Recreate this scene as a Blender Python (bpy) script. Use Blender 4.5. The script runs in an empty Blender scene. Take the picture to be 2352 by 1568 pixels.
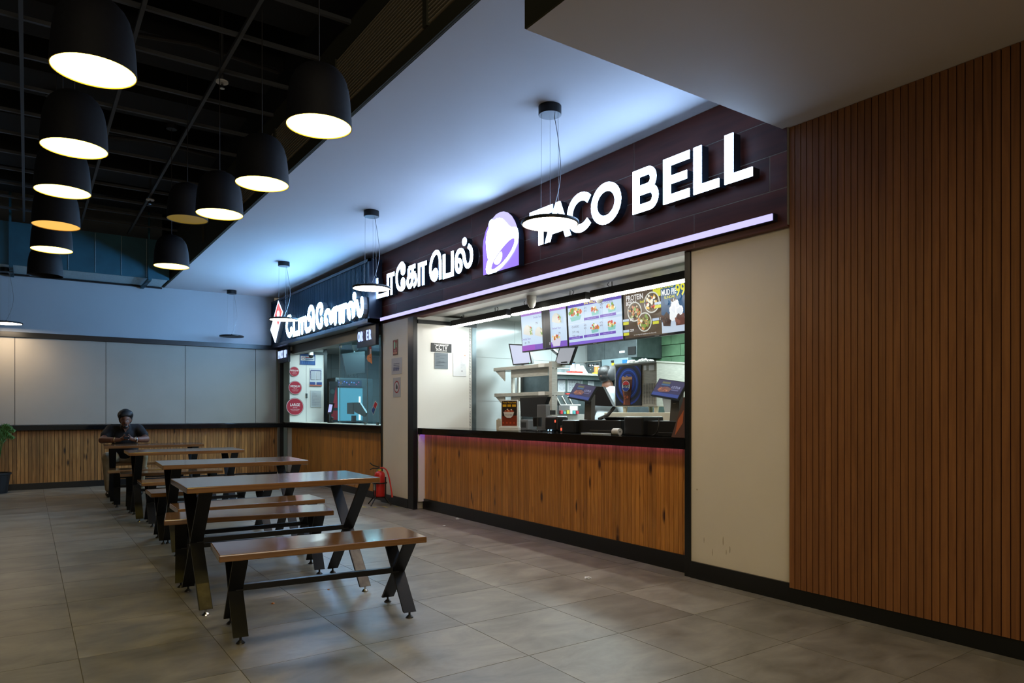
import bpy, bmesh, math, random
from mathutils import Vector, Matrix
R = random.Random(7)
S = bpy.context.scene
COL = S.collection

# ------------------------------------------------------------------ camera, world, lights, exposure
EYE = 1.25
cd = bpy.data.cameras.new('camera')
cam = bpy.data.objects.new('camera', cd); COL.objects.link(cam)
cd.sensor_width = 36.0; cd.sensor_fit = 'HORIZONTAL'
cd.lens = 36.0 * 1600.0 / 2352.0
cd.shift_y = (946.0 - 784.0) / 2352.0
cd.clip_start = 0.05
TH = math.atan((1176 - 62) / 1600.0)
cam.location = (0, 0, EYE)
cam.rotation_euler = (math.pi / 2, 0, -TH)
S.camera = cam

W = bpy.data.worlds.new('world'); S.world = W; W.use_nodes = True
bgn = W.node_tree.nodes['Background']
bgn.inputs[0].default_value = (1.0, 0.86, 0.66, 1); bgn.inputs[1].default_value = 0.12

def area(name, loc, rot, sx, sy, power, col):
    l = bpy.data.lights.new(name, 'AREA'); l.shape = 'RECTANGLE'; l.size = sx; l.size_y = sy
    l.energy = power; l.color = col
    o = bpy.data.objects.new(name, l); COL.objects.link(o); o.location = loc; o.rotation_euler = rot
    return o
# added warm fill light for the unseen hall behind the camera
area('hall_fill_light', (0.2, -2.2, 3.3), (math.radians(30), 0, math.radians(-8)), 5.0, 2.0, 135, (1.0, 0.86, 0.66))
# kitchen ceiling panels
area('kitchen_ceiling_light', (5.9, 6.9, 2.48), (0, 0, 0), 0.6, 1.2, 95, (0.80, 0.97, 1.0))
area('kitchen_ceiling_light', (6.6, 5.2, 2.48), (0, 0, 0), 0.6, 1.2, 80, (0.80, 0.97, 1.0))
area('pizza_kitchen_light', (5.4, 11.6, 2.48), (0, 0, 0), 0.8, 1.6, 90, (0.55, 0.88, 1.0))
area('pizza_front_light', (4.45, 12.6, 2.4), (0, 0, 0), 0.2, 0.6, 6.5, (0.75, 0.95, 1.0))

S.view_settings.view_transform = 'Standard'
try: S.view_settings.look = 'None'
except Exception: pass
S.view_settings.gamma = 1; S.view_settings.use_curve_mapping = False
S.view_settings.exposure = 0.0
cy = S.cycles
cy.use_denoising = True
cy.max_bounces = 6; cy.diffuse_bounces = 3; cy.glossy_bounces = 3; cy.transparent_max_bounces = 8
cy.sample_clamp_indirect = 4.0
cy.caustics_reflective = False; cy.caustics_refractive = False

# ------------------------------------------------------------------ materials
def srgb(r, g, b):
    f = lambda c: ((c / 255 + 0.055) / 1.055) ** 2.4 if c > 10 else c / 255 / 12.92
    return (f(r), f(g), f(b), 1)

def mat(name, col, rough=0.5, metal=0.0, spec=0.5, noise=0.0, nscale=8.0, stretch=(1, 1, 1), bump=0.0, coat=0.0, dark=None, rand=0.0, detail=4):
    m = bpy.data.materials.new(name); m.use_nodes = True
    nt = m.node_tree; b = nt.nodes['Principled BSDF']
    b.inputs['Roughness'].default_value = rough; b.inputs['Metallic'].default_value = metal
    b.inputs['Specular IOR Level'].default_value = spec
    b.inputs['Coat Weight'].default_value = coat; b.inputs['Coat Roughness'].default_value = 0.06
    b.inputs['Base Color'].default_value = col
    if noise > 0 or bump > 0 or rand > 0:
        tc = nt.nodes.new('ShaderNodeTexCoord'); mp = nt.nodes.new('ShaderNodeMapping')
        mp.inputs['Scale'].default_value = stretch
        nt.links.new(tc.outputs['Object'], mp.inputs['Vector'])
        oi = nt.nodes.new('ShaderNodeObjectInfo')
        if rand > 0:
            ad = nt.nodes.new('ShaderNodeVectorMath'); ad.operation = 'ADD'
            mu = nt.nodes.new('ShaderNodeMath'); mu.operation = 'MULTIPLY'; mu.inputs[1].default_value = 57.0
            nt.links.new(oi.outputs['Random'], mu.inputs[0])
            nt.links.new(mp.outputs[0], ad.inputs[0]); nt.links.new(mu.outputs[0], ad.inputs[1])
            vec = ad.outputs[0]
        else: vec = mp.outputs[0]
        n = nt.nodes.new('ShaderNodeTexNoise'); n.inputs['Scale'].default_value = nscale; n.inputs['Detail'].default_value = detail
        nt.links.new(vec, n.inputs['Vector'])
        rp = nt.nodes.new('ShaderNodeValToRGB')
        rp.color_ramp.elements[0].position = 0.32; rp.color_ramp.elements[1].position = 0.7
        d = dark if dark else tuple(c * (1 - noise) for c in col[:3]) + (1,)
        rp.color_ramp.elements[0].color = d; rp.color_ramp.elements[1].color = tuple(min(1, c * (1 + noise * .6)) for c in col[:3]) + (1,)
        nt.links.new(n.outputs['Fac'], rp.inputs[0])
        out = rp.outputs[0]
        if rand > 0:
            hs = nt.nodes.new('ShaderNodeHueSaturation')
            mr = nt.nodes.new('ShaderNodeMapRange'); mr.inputs['To Min'].default_value = 1 - rand; mr.inputs['To Max'].default_value = 1 + rand
            nt.links.new(oi.outputs['Random'], mr.inputs['Value']); nt.links.new(mr.outputs[0], hs.inputs['Value'])
            nt.links.new(out, hs.inputs['Color']); out = hs.outputs[0]
        nt.links.new(out, b.inputs['Base Color'])
        if bump > 0:
            bp = nt.nodes.new('ShaderNodeBump'); bp.inputs['Strength'].default_value = bump; bp.inputs['Distance'].default_value = 0.004
            nt.links.new(n.outputs['Fac'], bp.inputs['Height']); nt.links.new(bp.outputs[0], b.inputs['Normal'])
    return m

def emit(name, col, strength=1.0):
    m = bpy.data.materials.new(name); m.use_nodes = True; nt = m.node_tree
    b = nt.nodes['Principled BSDF']; b.inputs['Base Color'].default_value = (0.02, 0.02, 0.02, 1); b.inputs['Roughness'].default_value = 0.35
    b.inputs['Emission Color'].default_value = tuple(col[:3]) + (1,); b.inputs['Emission Strength'].default_value = strength
    return m

def wood_knots(name, base, dark, knot, rough=0.4, coat=0.3, rand=0.25, axis='Z', knots=True):
    m = bpy.data.materials.new(name); m.use_nodes = True; nt = m.node_tree; N = nt.nodes; L = nt.links
    b = N['Principled BSDF']; b.inputs['Roughness'].default_value = rough; b.inputs['Coat Weight'].default_value = coat; b.inputs['Coat Roughness'].default_value = .12
    tc = N.new('ShaderNodeTexCoord'); oi = N.new('ShaderNodeObjectInfo')
    mu = N.new('ShaderNodeMath'); mu.operation = 'MULTIPLY'; mu.inputs[1].default_value = 91.0; L.new(oi.outputs['Random'], mu.inputs[0])
    ad = N.new('ShaderNodeVectorMath'); ad.operation = 'ADD'; L.new(tc.outputs['Object'], ad.inputs[0]); L.new(mu.outputs[0], ad.inputs[1])
    sc = {'Z': (1, 1, .06), 'X': (.06, 1, 1), 'Y': (1, .06, 1)}[axis]
    mp = N.new('ShaderNodeMapping'); mp.inputs['Scale'].default_value = sc; L.new(ad.outputs[0], mp.inputs[0])
    n = N.new('ShaderNodeTexNoise'); n.inputs['Scale'].default_value = 42; n.inputs['Detail'].default_value = 5; n.inputs['Distortion'].default_value = .8
    L.new(mp.outputs[0], n.inputs['Vector'])
    rp = N.new('ShaderNodeValToRGB'); rp.color_ramp.elements[0].position = .33; rp.color_ramp.elements[1].position = .66
    rp.color_ramp.elements[0].color = dark; rp.color_ramp.elements[1].color = base; L.new(n.outputs['Fac'], rp.inputs[0])
    out = rp.outputs[0]
    if knots:
        s2 = {'Z': (1, 1, .38), 'X': (.38, 1, 1), 'Y': (1, .38, 1)}[axis]
        m2 = N.new('ShaderNodeMapping'); m2.inputs['Scale'].default_value = s2; L.new(ad.outputs[0], m2.inputs[0])
        v = N.new('ShaderNodeTexVoronoi'); v.inputs['Scale'].default_value = 7.0; L.new(m2.outputs[0], v.inputs['Vector'])
        r2 = N.new('ShaderNodeValToRGB'); r2.color_ramp.elements[0].position = .07; r2.color_ramp.elements[0].color = (1, 1, 1, 1)
        r2.color_ramp.elements[1].position = .2; r2.color_ramp.elements[1].color = (0, 0, 0, 1); L.new(v.outputs['Distance'], r2.inputs[0])
        mx = N.new('ShaderNodeMix'); mx.data_type = 'RGBA'; L.new(r2.outputs[0], mx.inputs['Factor']); L.new(out, mx.inputs['A']); mx.inputs['B'].default_value = knot
        out = mx.outputs['Result']
    hs = N.new('ShaderNodeHueSaturation'); mr = N.new('ShaderNodeMapRange'); mr.inputs['To Min'].default_value = 1 - rand; mr.inputs['To Max'].default_value = 1 + rand
    L.new(oi.outputs['Random'], mr.inputs['Value']); L.new(mr.outputs[0], hs.inputs['Value']); L.new(out, hs.inputs['Color'])
    L.new(hs.outputs[0], b.inputs['Base Color'])
    bp = N.new('ShaderNodeBump'); bp.inputs['Strength'].default_value = .12; bp.inputs['Distance'].default_value = .002
    L.new(n.outputs['Fac'], bp.inputs['Height']); L.new(bp.outputs[0], b.inputs['Normal'])
    return m

M = {}
M['black'] = mat('black_trim', (.006, .007, .008, 1), .32)
M['granite'] = mat('black_granite', (.008, .008, .009, 1), .08, noise=.3, nscale=300)
M['black_steel'] = mat('black_steel', (.006, .0065, .0075, 1), .42, noise=.25, nscale=20, spec=.35)
M['worn_lit_steel'] = mat('worn_lit_steel', (.05, .045, .038, 1), .35, noise=.5, nscale=14, metal=.5)
M['chrome'] = mat('chrome', (.5, .5, .5, 1), .2, metal=1)
M['paint'] = mat('cream_paint', (.76, .69, .575, 1), .55, noise=.04, nscale=1.6, bump=.05)
M['paint_far'] = mat('blue_lit_white_paint', (.47, .52, .56, 1), .6, noise=.03, nscale=1.4)  # blue of the sign light tinted into the white wall colour
M['board'] = mat('grey_board', (.42, .385, .32, 1), .5, noise=.035, nscale=2.5)
M['soffit'] = mat('white_ceiling', (.60, .60, .62, 1), .75, noise=.02, nscale=1.2)
M['bulk'] = mat('bulkhead_paint', (.66, .61, .54, 1), .7, noise=.03, nscale=1.3)
M['dark_green'] = mat('dark_green_paint', (.055, .055, .036, 1), .8, spec=.1)
M['slab'] = mat('ceiling_void', (.05, .042, .034, 1), .9, noise=.4, nscale=1.5)
M['channel'] = mat('grey_channel', (.055, .058, .062, 1), .6)
M['baffle'] = mat('black_baffle', (.004, .004, .004, 1), .8)
M['teal'] = mat('teal_duct', (.018, .12, .17, 1), .5, noise=.2, nscale=3)
M['teal_pale'] = mat('teal_insulation', (.42, .56, .60, 1), .7, noise=.15, nscale=40)
M['slat'] = wood_knots('brown_slat', (.255, .100, .030, 1), (.185, .068, .020, 1), (.1, .04, .015, 1), .5, .0, .13, knots=False)
M['gap'] = mat('dark_gap', (.012, .008, .006, 1), .8)
M['pine'] = wood_knots('pine_plank', (.56, .235, .042, 1), (.36, .13, .018, 1), (.05, .014, .004, 1), .4, .25, .2)
M['pine_pale'] = wood_knots('pale_pine_plank', (.50, .225, .060, 1), (.29, .115, .028, 1), (.05, .02, .008, 1), .45, .12, .3)
M['table_wood'] = wood_knots('varnished_wood', (.26, .128, .046, 1), (.175, .078, .027, 1), (.1, .03, .01, 1), .13, .7, .10, 'X', False)
M['fascia'] = mat('dark_wood_tile', (.120, .027, .016, 1), .5, noise=.5, nscale=7, stretch=(1, .16, 1.6), rand=.25)
M['grout'] = mat('grout_line', (.30, .27, .22, 1), .8)
M['rib_blue'] = mat('navy_ribbed_panel', (.016, .055, .095, 1), .4)
M['navy'] = mat('navy_frame', (.010, .016, .030, 1), .35)
M['steel'] = mat('brushed_steel', (.42, .41, .37, 1), .4, metal=.2, noise=.15, nscale=12, stretch=(1, 1, 8))
M['steel_dark'] = mat('dark_steel', (.14, .17, .18, 1), .35, metal=.6, noise=.2, nscale=9)
M['white'] = mat('white_plastic', (.72, .72, .69, 1), .4)
M['white_panel'] = mat('white_gloss_panel', (.84, .84, .80, 1), .25)
M['tilewall'] = mat('grey_wall_tile', (.34, .37, .37, 1), .15)
M['kfloor'] = mat('kitchen_floor', (.12, .11, .1, 1), .6)
M['kceil'] = mat('kitchen_ceiling', (.27, .27, .25, 1), .5)
M['pceil'] = mat('pizza_kitchen_ceiling', (.55, .57, .56, 1), .5)
M['green'] = mat('green_block', (.12, .25, .13, 1), .6, noise=.35, nscale=5, bump=.25, rand=.18)
M['plastic'] = mat('black_plastic', (.012, .012, .013, 1), .4)
M['plastic_grey'] = mat('grey_plastic', (.13, .13, .132, 1), .45)
M['red'] = mat('red_enamel', (.55, .02, .015, 1), .3)
M['redplastic'] = mat('red_plastic', (.55, .03, .02, 1), .4)
M['yellow'] = mat('yellow_plastic', (.75, .52, .02, 1), .4)
M['orange'] = mat('orange_plastic', (.55, .2, .05, 1), .45)
M['blue'] = mat('blue_plastic', (.02, .16, .5, 1), .4)
M['paper'] = mat('white_paper', (.60, .60, .60, 1), .7)
M['paper_blue'] = mat('grey_paper', (.40, .43, .45, 1), .7)
M['skin'] = mat('brown_skin', (.15, .062, .036, 1), .5, noise=.1, nscale=20)
M['hair'] = mat('black_hair', (.006, .005, .005, 1), .55, noise=.4, nscale=60, bump=.5)
M['shirt'] = mat('black_shirt', (.009, .009, .011, 1), .85, noise=.2, nscale=30, bump=.2)
M['khaki'] = mat('khaki_trousers', (.42, .33, .21, 1), .85, noise=.15, nscale=12, bump=.3)
M['whiteshirt'] = mat('white_shirt', (.40, .45, .49, 1), .8, noise=.1, nscale=10, bump=.2)
M['capgrey'] = mat('grey_cap', (.03, .03, .033, 1), .7)
M['leaf'] = mat('palm_leaf', (.10, .22, .045, 1), .5, noise=.3, nscale=6)
M['pot'] = mat('black_pot', (.012, .013, .015, 1), .5)
M['soil'] = mat('soil', (.02, .013, .008, 1), .9)
M['shade'] = mat('black_lamp_shade', (.010, .010, .012, 1), .65, noise=.2, nscale=40, bump=.15)
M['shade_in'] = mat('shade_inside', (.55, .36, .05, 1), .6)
M['wire'] = mat('steel_wire', (.30, .30, .30, 1), .4, metal=.6)
M['cord'] = mat('black_cord', (.02, .018, .018, 1), .6)
M['sign_side'] = mat('dark_sign_return', (.012, .018, .028, 1), .3)
M['sign_side_pale'] = mat('grey_sign_return', (.22, .23, .25, 1), .4)
M['yellowpaint'] = mat('yellow_floor_paint', (.4, .33, .1, 1), .7)
M['cream_counter'] = mat('cream_ledge', (.62, .57, .45, 1), .3)
# emitters
M['letter'] = emit('letter_face', (.40, .62, 1.0), 24.0)
M['letter2'] = emit('letter_face_white', (.26, .56, 1.0), 50.0)
M['letter_order'] = emit('letter_face_blue', (.42, .55, 1.0), 1.5)
M['letter_off'] = emit('letter_face_unlit', (.20, .18, .35), .22)
M['purple'] = emit('purple_sign_face', (.36, .22, 1.0), 1.05)
M['lilac'] = emit('lilac_sign_face', (.60, .55, 1.0), 1.1)
M['strip'] = emit('violet_light_strip', (.54, .50, 1.0), 1.3)
M['stripled'] = emit('purple_led', (.42, .14, 1.0), 9.0)
M['redface'] = emit('red_sign_face', (1.0, .16, .14), 1.1)
M['paleface'] = emit('white_sign_face', (.55, .68, 1.0), 4.0)
M['bell'] = emit('warm_diffuser', (1.0, .73, .115), 9.0)
M['bell_dim'] = emit('dim_warm_diffuser', (1.0, .52, .10), 1.1)
M['bell_low'] = emit('unlit_diffuser_glow', (1.0, .62, .03), .15)  # unlit lamp: light caught inside it is painted as a faint glow
M['disc'] = emit('disc_diffuser', (1.0, .78, .54), 34)
M['disc_off'] = mat('unlit_diffuser', (.06, .06, .06, 1), .4)
M['tube'] = emit('tube_diffuser', (1.0, .97, .88), 36.0)
M['oven_glow'] = emit('oven_glow', (.16, .62, .85), .75)
M['hot'] = emit('bright_lamp', (.7, .95, 1.0), 3.0)
M['screen_white'] = emit('screen_white', (.62, .66, .85), 1.0)
M['screen_grey'] = emit('screen_grey', (.36, .38, .42), 1.0)
M['phone'] = emit('phone_screen', (.45, .5, .9), 1.0)
M['ledg'] = emit('green_led', (.1, 1, .3), 3.0)
M['ledb'] = emit('blue_led', (.3, .6, 1), 3.0)
M['ledr'] = emit('red_led', (1, .1, .05), 2.0)
GL = {}
def glass(name, tint):
    m = bpy.data.materials.new(name); m.use_nodes = True; nt = m.node_tree; nt.nodes.clear()
    o = nt.nodes.new('ShaderNodeOutputMaterial'); mx = nt.nodes.new('ShaderNodeMixShader'); lw = nt.nodes.new('ShaderNodeLayerWeight'); lw.inputs[0].default_value = .5; f = nt.nodes.new('ShaderNodeMapRange'); f.inputs['From Min'].default_value = .2; f.inputs['To Min'].default_value = .03; f.inputs['To Max'].default_value = .30; nt.links.new(lw.outputs['Facing'], f.inputs['Value'])
    t = nt.nodes.new('ShaderNodeBsdfTransparent'); t.inputs[0].default_value = tint; g = nt.nodes.new('ShaderNodeBsdfGlossy'); g.inputs['Roughness'].default_value = .02
    nt.links.new(f.outputs[0], mx.inputs[0]); nt.links.new(t.outputs[0], mx.inputs[1]); nt.links.new(g.outputs[0], mx.inputs[2]); nt.links.new(mx.outputs[0], o.inputs[0])
    return m
M['glass'] = glass('counter_glass', (.78, .93, .96, 1))
M['clear'] = glass('clear_cup', (.9, .93, .95, 1))
PC = {}
def ink(rgb):
    k = ('ink',) + rgb
    if k not in PC: PC[k] = mat('ink_%02x%02x%02x' % rgb, srgb(*rgb), .5)
    return PC[k]
def glow(rgb, s=1.0):
    k = ('glow', s) + rgb
    if k not in PC: PC[k] = emit('screen_%02x%02x%02x' % rgb, srgb(*rgb), s)
    return PC[k]

# ------------------------------------------------------------------ mesh helpers
def tag(o, label=None, cat=None, group=None, kind=None):
    if label: o['label'] = label
    if cat: o['category'] = cat
    if group: o['group'] = group
    if kind: o['kind'] = kind
    return o
def thing(name, loc=(0, 0, 0), label=None, cat=None, group=None, rz=0.0):
    o = bpy.data.objects.new(name, None); COL.objects.link(o); o.location = loc; o.rotation_euler = (0, 0, rz)
    o.empty_display_size = .1
    return tag(o, label, cat, group)
def link(name, me, parent=None, loc=(0, 0, 0), rot=(0, 0, 0)):
    o = bpy.data.objects.new(name, me); COL.objects.link(o); o.location = loc; o.rotation_euler = rot
    if parent: o.parent = parent
    return o

class MB:
    def __init__(s): s.v = []; s.f = []; s.m = []; s.mi = 0
    def add(s, vs, fs, T=None):
        b = len(s.v)
        s.v += [tuple(T @ Vector(p)) if T else tuple(p) for p in vs]
        s.f += [tuple(b + i for i in f) for f in fs]; s.m += [s.mi] * len(fs)
        return s
    def box(s, x0, x1, y0, y1, z0, z1, T=None):
        vs = [(x, y, z) for z in (z0, z1) for y in (y0, y1) for x in (x0, x1)]
        return s.add(vs, [(0, 2, 3, 1), (4, 5, 7, 6), (0, 1, 5, 4), (2, 6, 7, 3), (0, 4, 6, 2), (1, 3, 7, 5)], T)
    def frust(s, a, b, z0, z1, T=None):   # a,b=(cx,cy,hx,hy)
        vs = [(c[0] + i * c[2], c[1] + j * c[3], z) for c, z in ((a, z0), (b, z1)) for j in (-1, 1) for i in (-1, 1)]
        return s.add(vs, [(0, 2, 3, 1), (4, 5, 7, 6), (0, 1, 5, 4), (2, 6, 7, 3), (0, 4, 6, 2), (1, 3, 7, 5)], T)
    def tube(s, p0, p1, r0, r1=None, n=12, cap=True):
        r1 = r0 if r1 is None else r1
        p0 = Vector(p0); p1 = Vector(p1); d = (p1 - p0).normalized()
        u = d.orthogonal().normalized(); w = d.cross(u)
        vs = []
        for p, r in ((p0, r0), (p1, r1)):
            for i in range(n):
                a = 2 * math.pi * i / n; vs.append(p + u * (r * math.cos(a)) + w * (r * math.sin(a)))
        fs = [(i, (i + 1) % n, n + (i + 1) % n, n + i) for i in range(n)]
        if cap: fs += [tuple(range(n - 1, -1, -1)), tuple(range(n, 2 * n))]
        return s.add(vs, fs)
    def path(s, pts, r, n=8):
        P = [Vector(p) for p in pts]
        if not isinstance(r, (list, tuple)): r = [r] * len(P)
        vs = []; u = None
        for i, p in enumerate(P):
            d = (P[min(i + 1, len(P) - 1)] - P[max(i - 1, 0)]).normalized()
            u = d.orthogonal().normalized() if u is None else (u - d * u.dot(d)).normalized()
            w = d.cross(u)
            for k in range(n):
                a = 2 * math.pi * k / n; vs.append(p + u * (r[i] * math.cos(a)) + w * (r[i] * math.sin(a)))
        fs = []
        for i in range(len(P) - 1):
            for k in range(n): fs.append((i * n + k, i * n + (k + 1) % n, (i + 1) * n + (k + 1) % n, (i + 1) * n + k))
        fs += [tuple(range(n - 1, -1, -1)), tuple(range((len(P) - 1) * n, len(P) * n))]
        return s.add(vs, fs)
    def lathe(s, prof, c=(0, 0, 0), n=32):
        vs = []; fs = []
        for r, z in prof:
            for k in range(n):
                a = 2 * math.pi * k / n; vs.append((c[0] + r * math.cos(a), c[1] + r * math.sin(a), c[2] + z))
        for i in range(len(prof) - 1):
            for k in range(n): fs.append((i * n + k, i * n + (k + 1) % n, (i + 1) * n + (k + 1) % n, (i + 1) * n + k))
        return s.add(vs, fs)
    def prism(s, pts, dvec, T=None):
        n = len(pts); d = Vector(dvec)
        vs = [Vector(p) for p in pts] + [Vector(p) + d for p in pts]
        return s.add(vs, [tuple(range(n)), tuple(range(2 * n - 1, n - 1, -1))] + [(i, n + i, n + (i + 1) % n, (i + 1) % n) for i in range(n)], T)
    def mesh(s, name, mats, smooth=False, bevel=0, seg=2):
        me = bpy.data.meshes.new(name); me.from_pydata(s.v, [], s.f)
        for m in (mats if isinstance(mats, (list, tuple)) else [mats]): me.materials.append(m)
        for p, i in zip(me.polygons, s.m): p.material_index = i
        bm = bmesh.new(); bm.from_mesh(me); bmesh.ops.recalc_face_normals(bm, faces=bm.faces)
        if bevel > 0:
            bmesh.ops.remove_doubles(bm, verts=bm.verts, dist=1e-6)
            es = [e for e in bm.edges if len(e.link_faces) == 2 and e.calc_face_angle(0) > .5]
            bmesh.ops.bevel(bm, geom=es, offset=bevel, segments=seg, affect='EDGES', profile=.6)
        bm.to_mesh(me); bm.free()
        if smooth:
            for p in me.polygons: p.use_smooth = True
            try: me.set_sharp_from_angle(angle=math.radians(40))
            except Exception: pass
        me.update(); return me
    def build(s, name, mats, parent=None, smooth=False, bevel=0, seg=2, loc=(0, 0, 0), rot=(0, 0, 0), **k):
        o = link(name, s.mesh(name, mats, smooth, bevel, seg), parent, loc, rot)
        if k: tag(o, **k)
        return o
def bx(name, m, x0, x1, y0, y1, z0, z1, parent=None, bevel=0, **k):
    return MB().box(x0, x1, y0, y1, z0, z1).build(name, m, parent, bevel=bevel, **k)
def copy_tree(o, parent=None, loc=None, rz=None, label=None):
    c = o.copy(); COL.objects.link(c); c.parent = parent
    if loc is not None: c.location = loc
    if rz is not None: c.rotation_euler = (0, 0, rz)
    if label: c['label'] = label
    for ch in list(o.children): copy_tree(ch, c)
    return c

# plane coordinates: a point on the plane x = X (or y = Y) seen through a picture position
FX, FY = math.sin(TH), math.cos(TH); RX, RY = math.cos(TH), -math.sin(TH)
def onx(px, py, X):
    a = (px - 1176) / 1600; b = (946 - py) / 1600; t = X / (FX + a * RX)
    return (X, (FY + a * RY) * t, EYE + b * t)
def ony(px, py, Y):
    a = (px - 1176) / 1600; b = (946 - py) / 1600; t = Y / (FY + a * RY)
    return ((FX + a * RX) * t, Y, EYE + b * t)

def text_mesh(body, size, mat_, depth=0.0, bold=0.0, align='CENTER', sx=1.0):
    c = bpy.data.curves.new('text', 'FONT'); c.body = body; c.size = size; c.extrude = depth; c.offset = bold * size
    c.align_x = align; c.align_y = 'CENTER'; c.resolution_u = 3
    o = bpy.data.objects.new('text', c); COL.objects.link(o)
    bpy.context.view_layer.update()
    me = bpy.data.meshes.new_from_object(o.evaluated_get(bpy.context.evaluated_depsgraph_get()))
    bpy.data.objects.remove(o); bpy.data.curves.remove(c)
    me.materials.clear(); me.materials.append(mat_)
    for v in me.vertices: v.co.x *= sx
    return me

class Print:
    """flat print on a panel: origin = lower left corner, U along its width, V up, N out of it"""
    def __init__(s, O, U, V, w, h, step=.0005):
        s.O = Vector(O); s.U = Vector(U).normalized(); s.V = Vector(V).normalized(); s.N = s.U.cross(s.V).normalized()
        s.w = w; s.h = h; s.k = 0; s.mats = []; s.b = MB(); s.step = step
    def _m(s, m):
        if m not in s.mats: s.mats.append(m)
        s.b.mi = s.mats.index(m)
    def P(s, u, v): return s.O + s.U * (u * s.w) + s.V * (v * s.h) + s.N * (s.step * (1 + s.k))
    def poly(s, pts, m):
        s.k += 1; s._m(m); s.b.add([s.P(u, v) for u, v in pts], [tuple(range(len(pts)))])
    def rect(s, u0, v0, u1, v1, m): s.poly([(u0, v0), (u1, v0), (u1, v1), (u0, v1)], m)
    def ell(s, cu, cv, r, m, ry=None, n=20, rot=0):   # r in metres/w
        ry = r * s.w / s.h if ry is None else ry
        s.poly([(cu + r * math.cos(a) , cv + ry * math.sin(a)) for a in [2 * math.pi * i / n for i in range(n)]], m)
    def text(s, body, u, v, size, m, bold=0.0, align='CENTER', sx=1.0):
        s.k += 1; s._m(m); me = text_mesh(body, size, m, 0, bold, align, sx)
        o = s.P(u, v); s.b.add([o + s.U * q.co.x + s.V * q.co.y for q in me.vertices], [tuple(p.vertices) for p in me.polygons])
        bpy.data.meshes.remove(me)
    def blobs(s, cu, cv, ru, rv, cols, n, seed, rr=.018, f=glow):
        q = random.Random(seed)
        for i in range(n):
            a = q.random() * 6.283; d = math.sqrt(q.random())
            r = rr * (.6 + .8 * q.random())
            s.ell(cu + ru * d * math.cos(a), cv + rv * d * math.sin(a), r, f(q.choice(cols)), n=7)
        return s
    def build(s, name, parent=None):
        me = bpy.data.meshes.new(name); me.from_pydata([tuple(v) for v in s.b.v], [], s.b.f)
        for m in s.mats: me.materials.append(m)
        for p, i in zip(me.polygons, s.b.m): p.material_index = i
        me.update(); return link(name, me, parent)

def stroke(mb, pts, w, X0, X1, cap=True, closed=False):
    """a letter stroke in the (y, z) plane, w wide, from depth X0 to X1"""
    P = [Vector((p[0], p[1])) for p in pts]; n = len(P)
    L = []; Rr = []
    for i in range(n):
        if closed: d0 = (P[i] - P[i - 1]).normalized(); d1 = (P[(i + 1) % n] - P[i]).normalized()
        else:
            d0 = (P[i] - P[max(i - 1, 0)]); d1 = (P[min(i + 1, n - 1)] - P[i])
            if i == 0: d0 = d1
            if i == n - 1: d1 = d0
            d0 = d0.normalized(); d1 = d1.normalized()
        nn = Vector((-d0.y, d0.x)) + Vector((-d1.y, d1.x))
        if nn.length < .3: nn = Vector((-d1.y, d1.x)) * 2
        nn.normalize(); k = 1 / max(.5, nn.dot(Vector((-d1.y, d1.x))))
        L.append(P[i] + nn * (w / 2 * k)); Rr.append(P[i] - nn * (w / 2 * k))
    m = n if closed else n - 1
    for i in range(m):
        j = (i + 1) % n
        q = [L[i], L[j], Rr[j], Rr[i]]
        mb.prism([(X0, v.x, v.y) for v in q], (X1 - X0, 0, 0))
    if cap and not closed:
        for p in (P[0], P[-1]):
            mb.prism([(X0, p.x + w / 2 * math.cos(a), p.y + w / 2 * math.sin(a)) for a in [6.2832 * i / 14 for i in range(14)]], (X1 - X0, 0, 0))
def smoothp(pts, it=2, closed=False):
    P = [Vector(p) for p in pts]
    for _ in range(it):
        Q = [] if closed else [P[0]]
        m = len(P) if closed else len(P) - 1
        for i in range(m):
            a = P[i]; b = P[(i + 1) % len(P)]
            Q += [a * .75 + b * .25, a * .25 + b * .75]
        if not closed: Q.append(P[-1])
        P = Q
    return [tuple(p) for p in P]

def blob(name, parts, m, parent=None, voxel=.012, it=2):
    """one continuous body: tapered capsules and ellipsoids fused by a voxel remesh"""
    bm = bmesh.new()
    for p in parts:
        if p[0] == 'c':
            _, a, b, ra, rb = p; a = Vector(a); b = Vector(b); n = max(2, int((b - a).length / (min(ra, rb) * .35)))
            for i in range(n + 1):
                t = i / n; bmesh.ops.create_icosphere(bm, subdivisions=2, radius=ra + (rb - ra) * t, matrix=Matrix.Translation(a.lerp(b, t)))
        else:
            _, c, r = p[:3]; rot = p[3] if len(p) > 3 else (0, 0, 0)
            from mathutils import Euler
            T = Matrix.Translation(c) @ Euler(rot).to_matrix().to_4x4() @ Matrix.Diagonal((r[0], r[1], r[2], 1))
            bmesh.ops.create_icosphere(bm, subdivisions=3, radius=1, matrix=T)
    me = bpy.data.meshes.new(name); bm.to_mesh(me); bm.free()
    o = bpy.data.objects.new(name, me); COL.objects.link(o)
    rm = o.modifiers.new('remesh', 'REMESH'); rm.mode = 'VOXEL'; rm.voxel_size = voxel
    sm = o.modifiers.new('smooth', 'SMOOTH'); sm.iterations = it; sm.factor = .6
    bpy.context.view_layer.update()
    ev = bpy.data.meshes.new_from_object(o.evaluated_get(bpy.context.evaluated_depsgraph_get()))
    bpy.data.objects.remove(o); bpy.data.meshes.remove(me); ev.name = name
    ev.materials.clear(); ev.materials.append(m)
    for p in ev.polygons: p.use_smooth = True
    return link(name, ev, parent)

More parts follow.
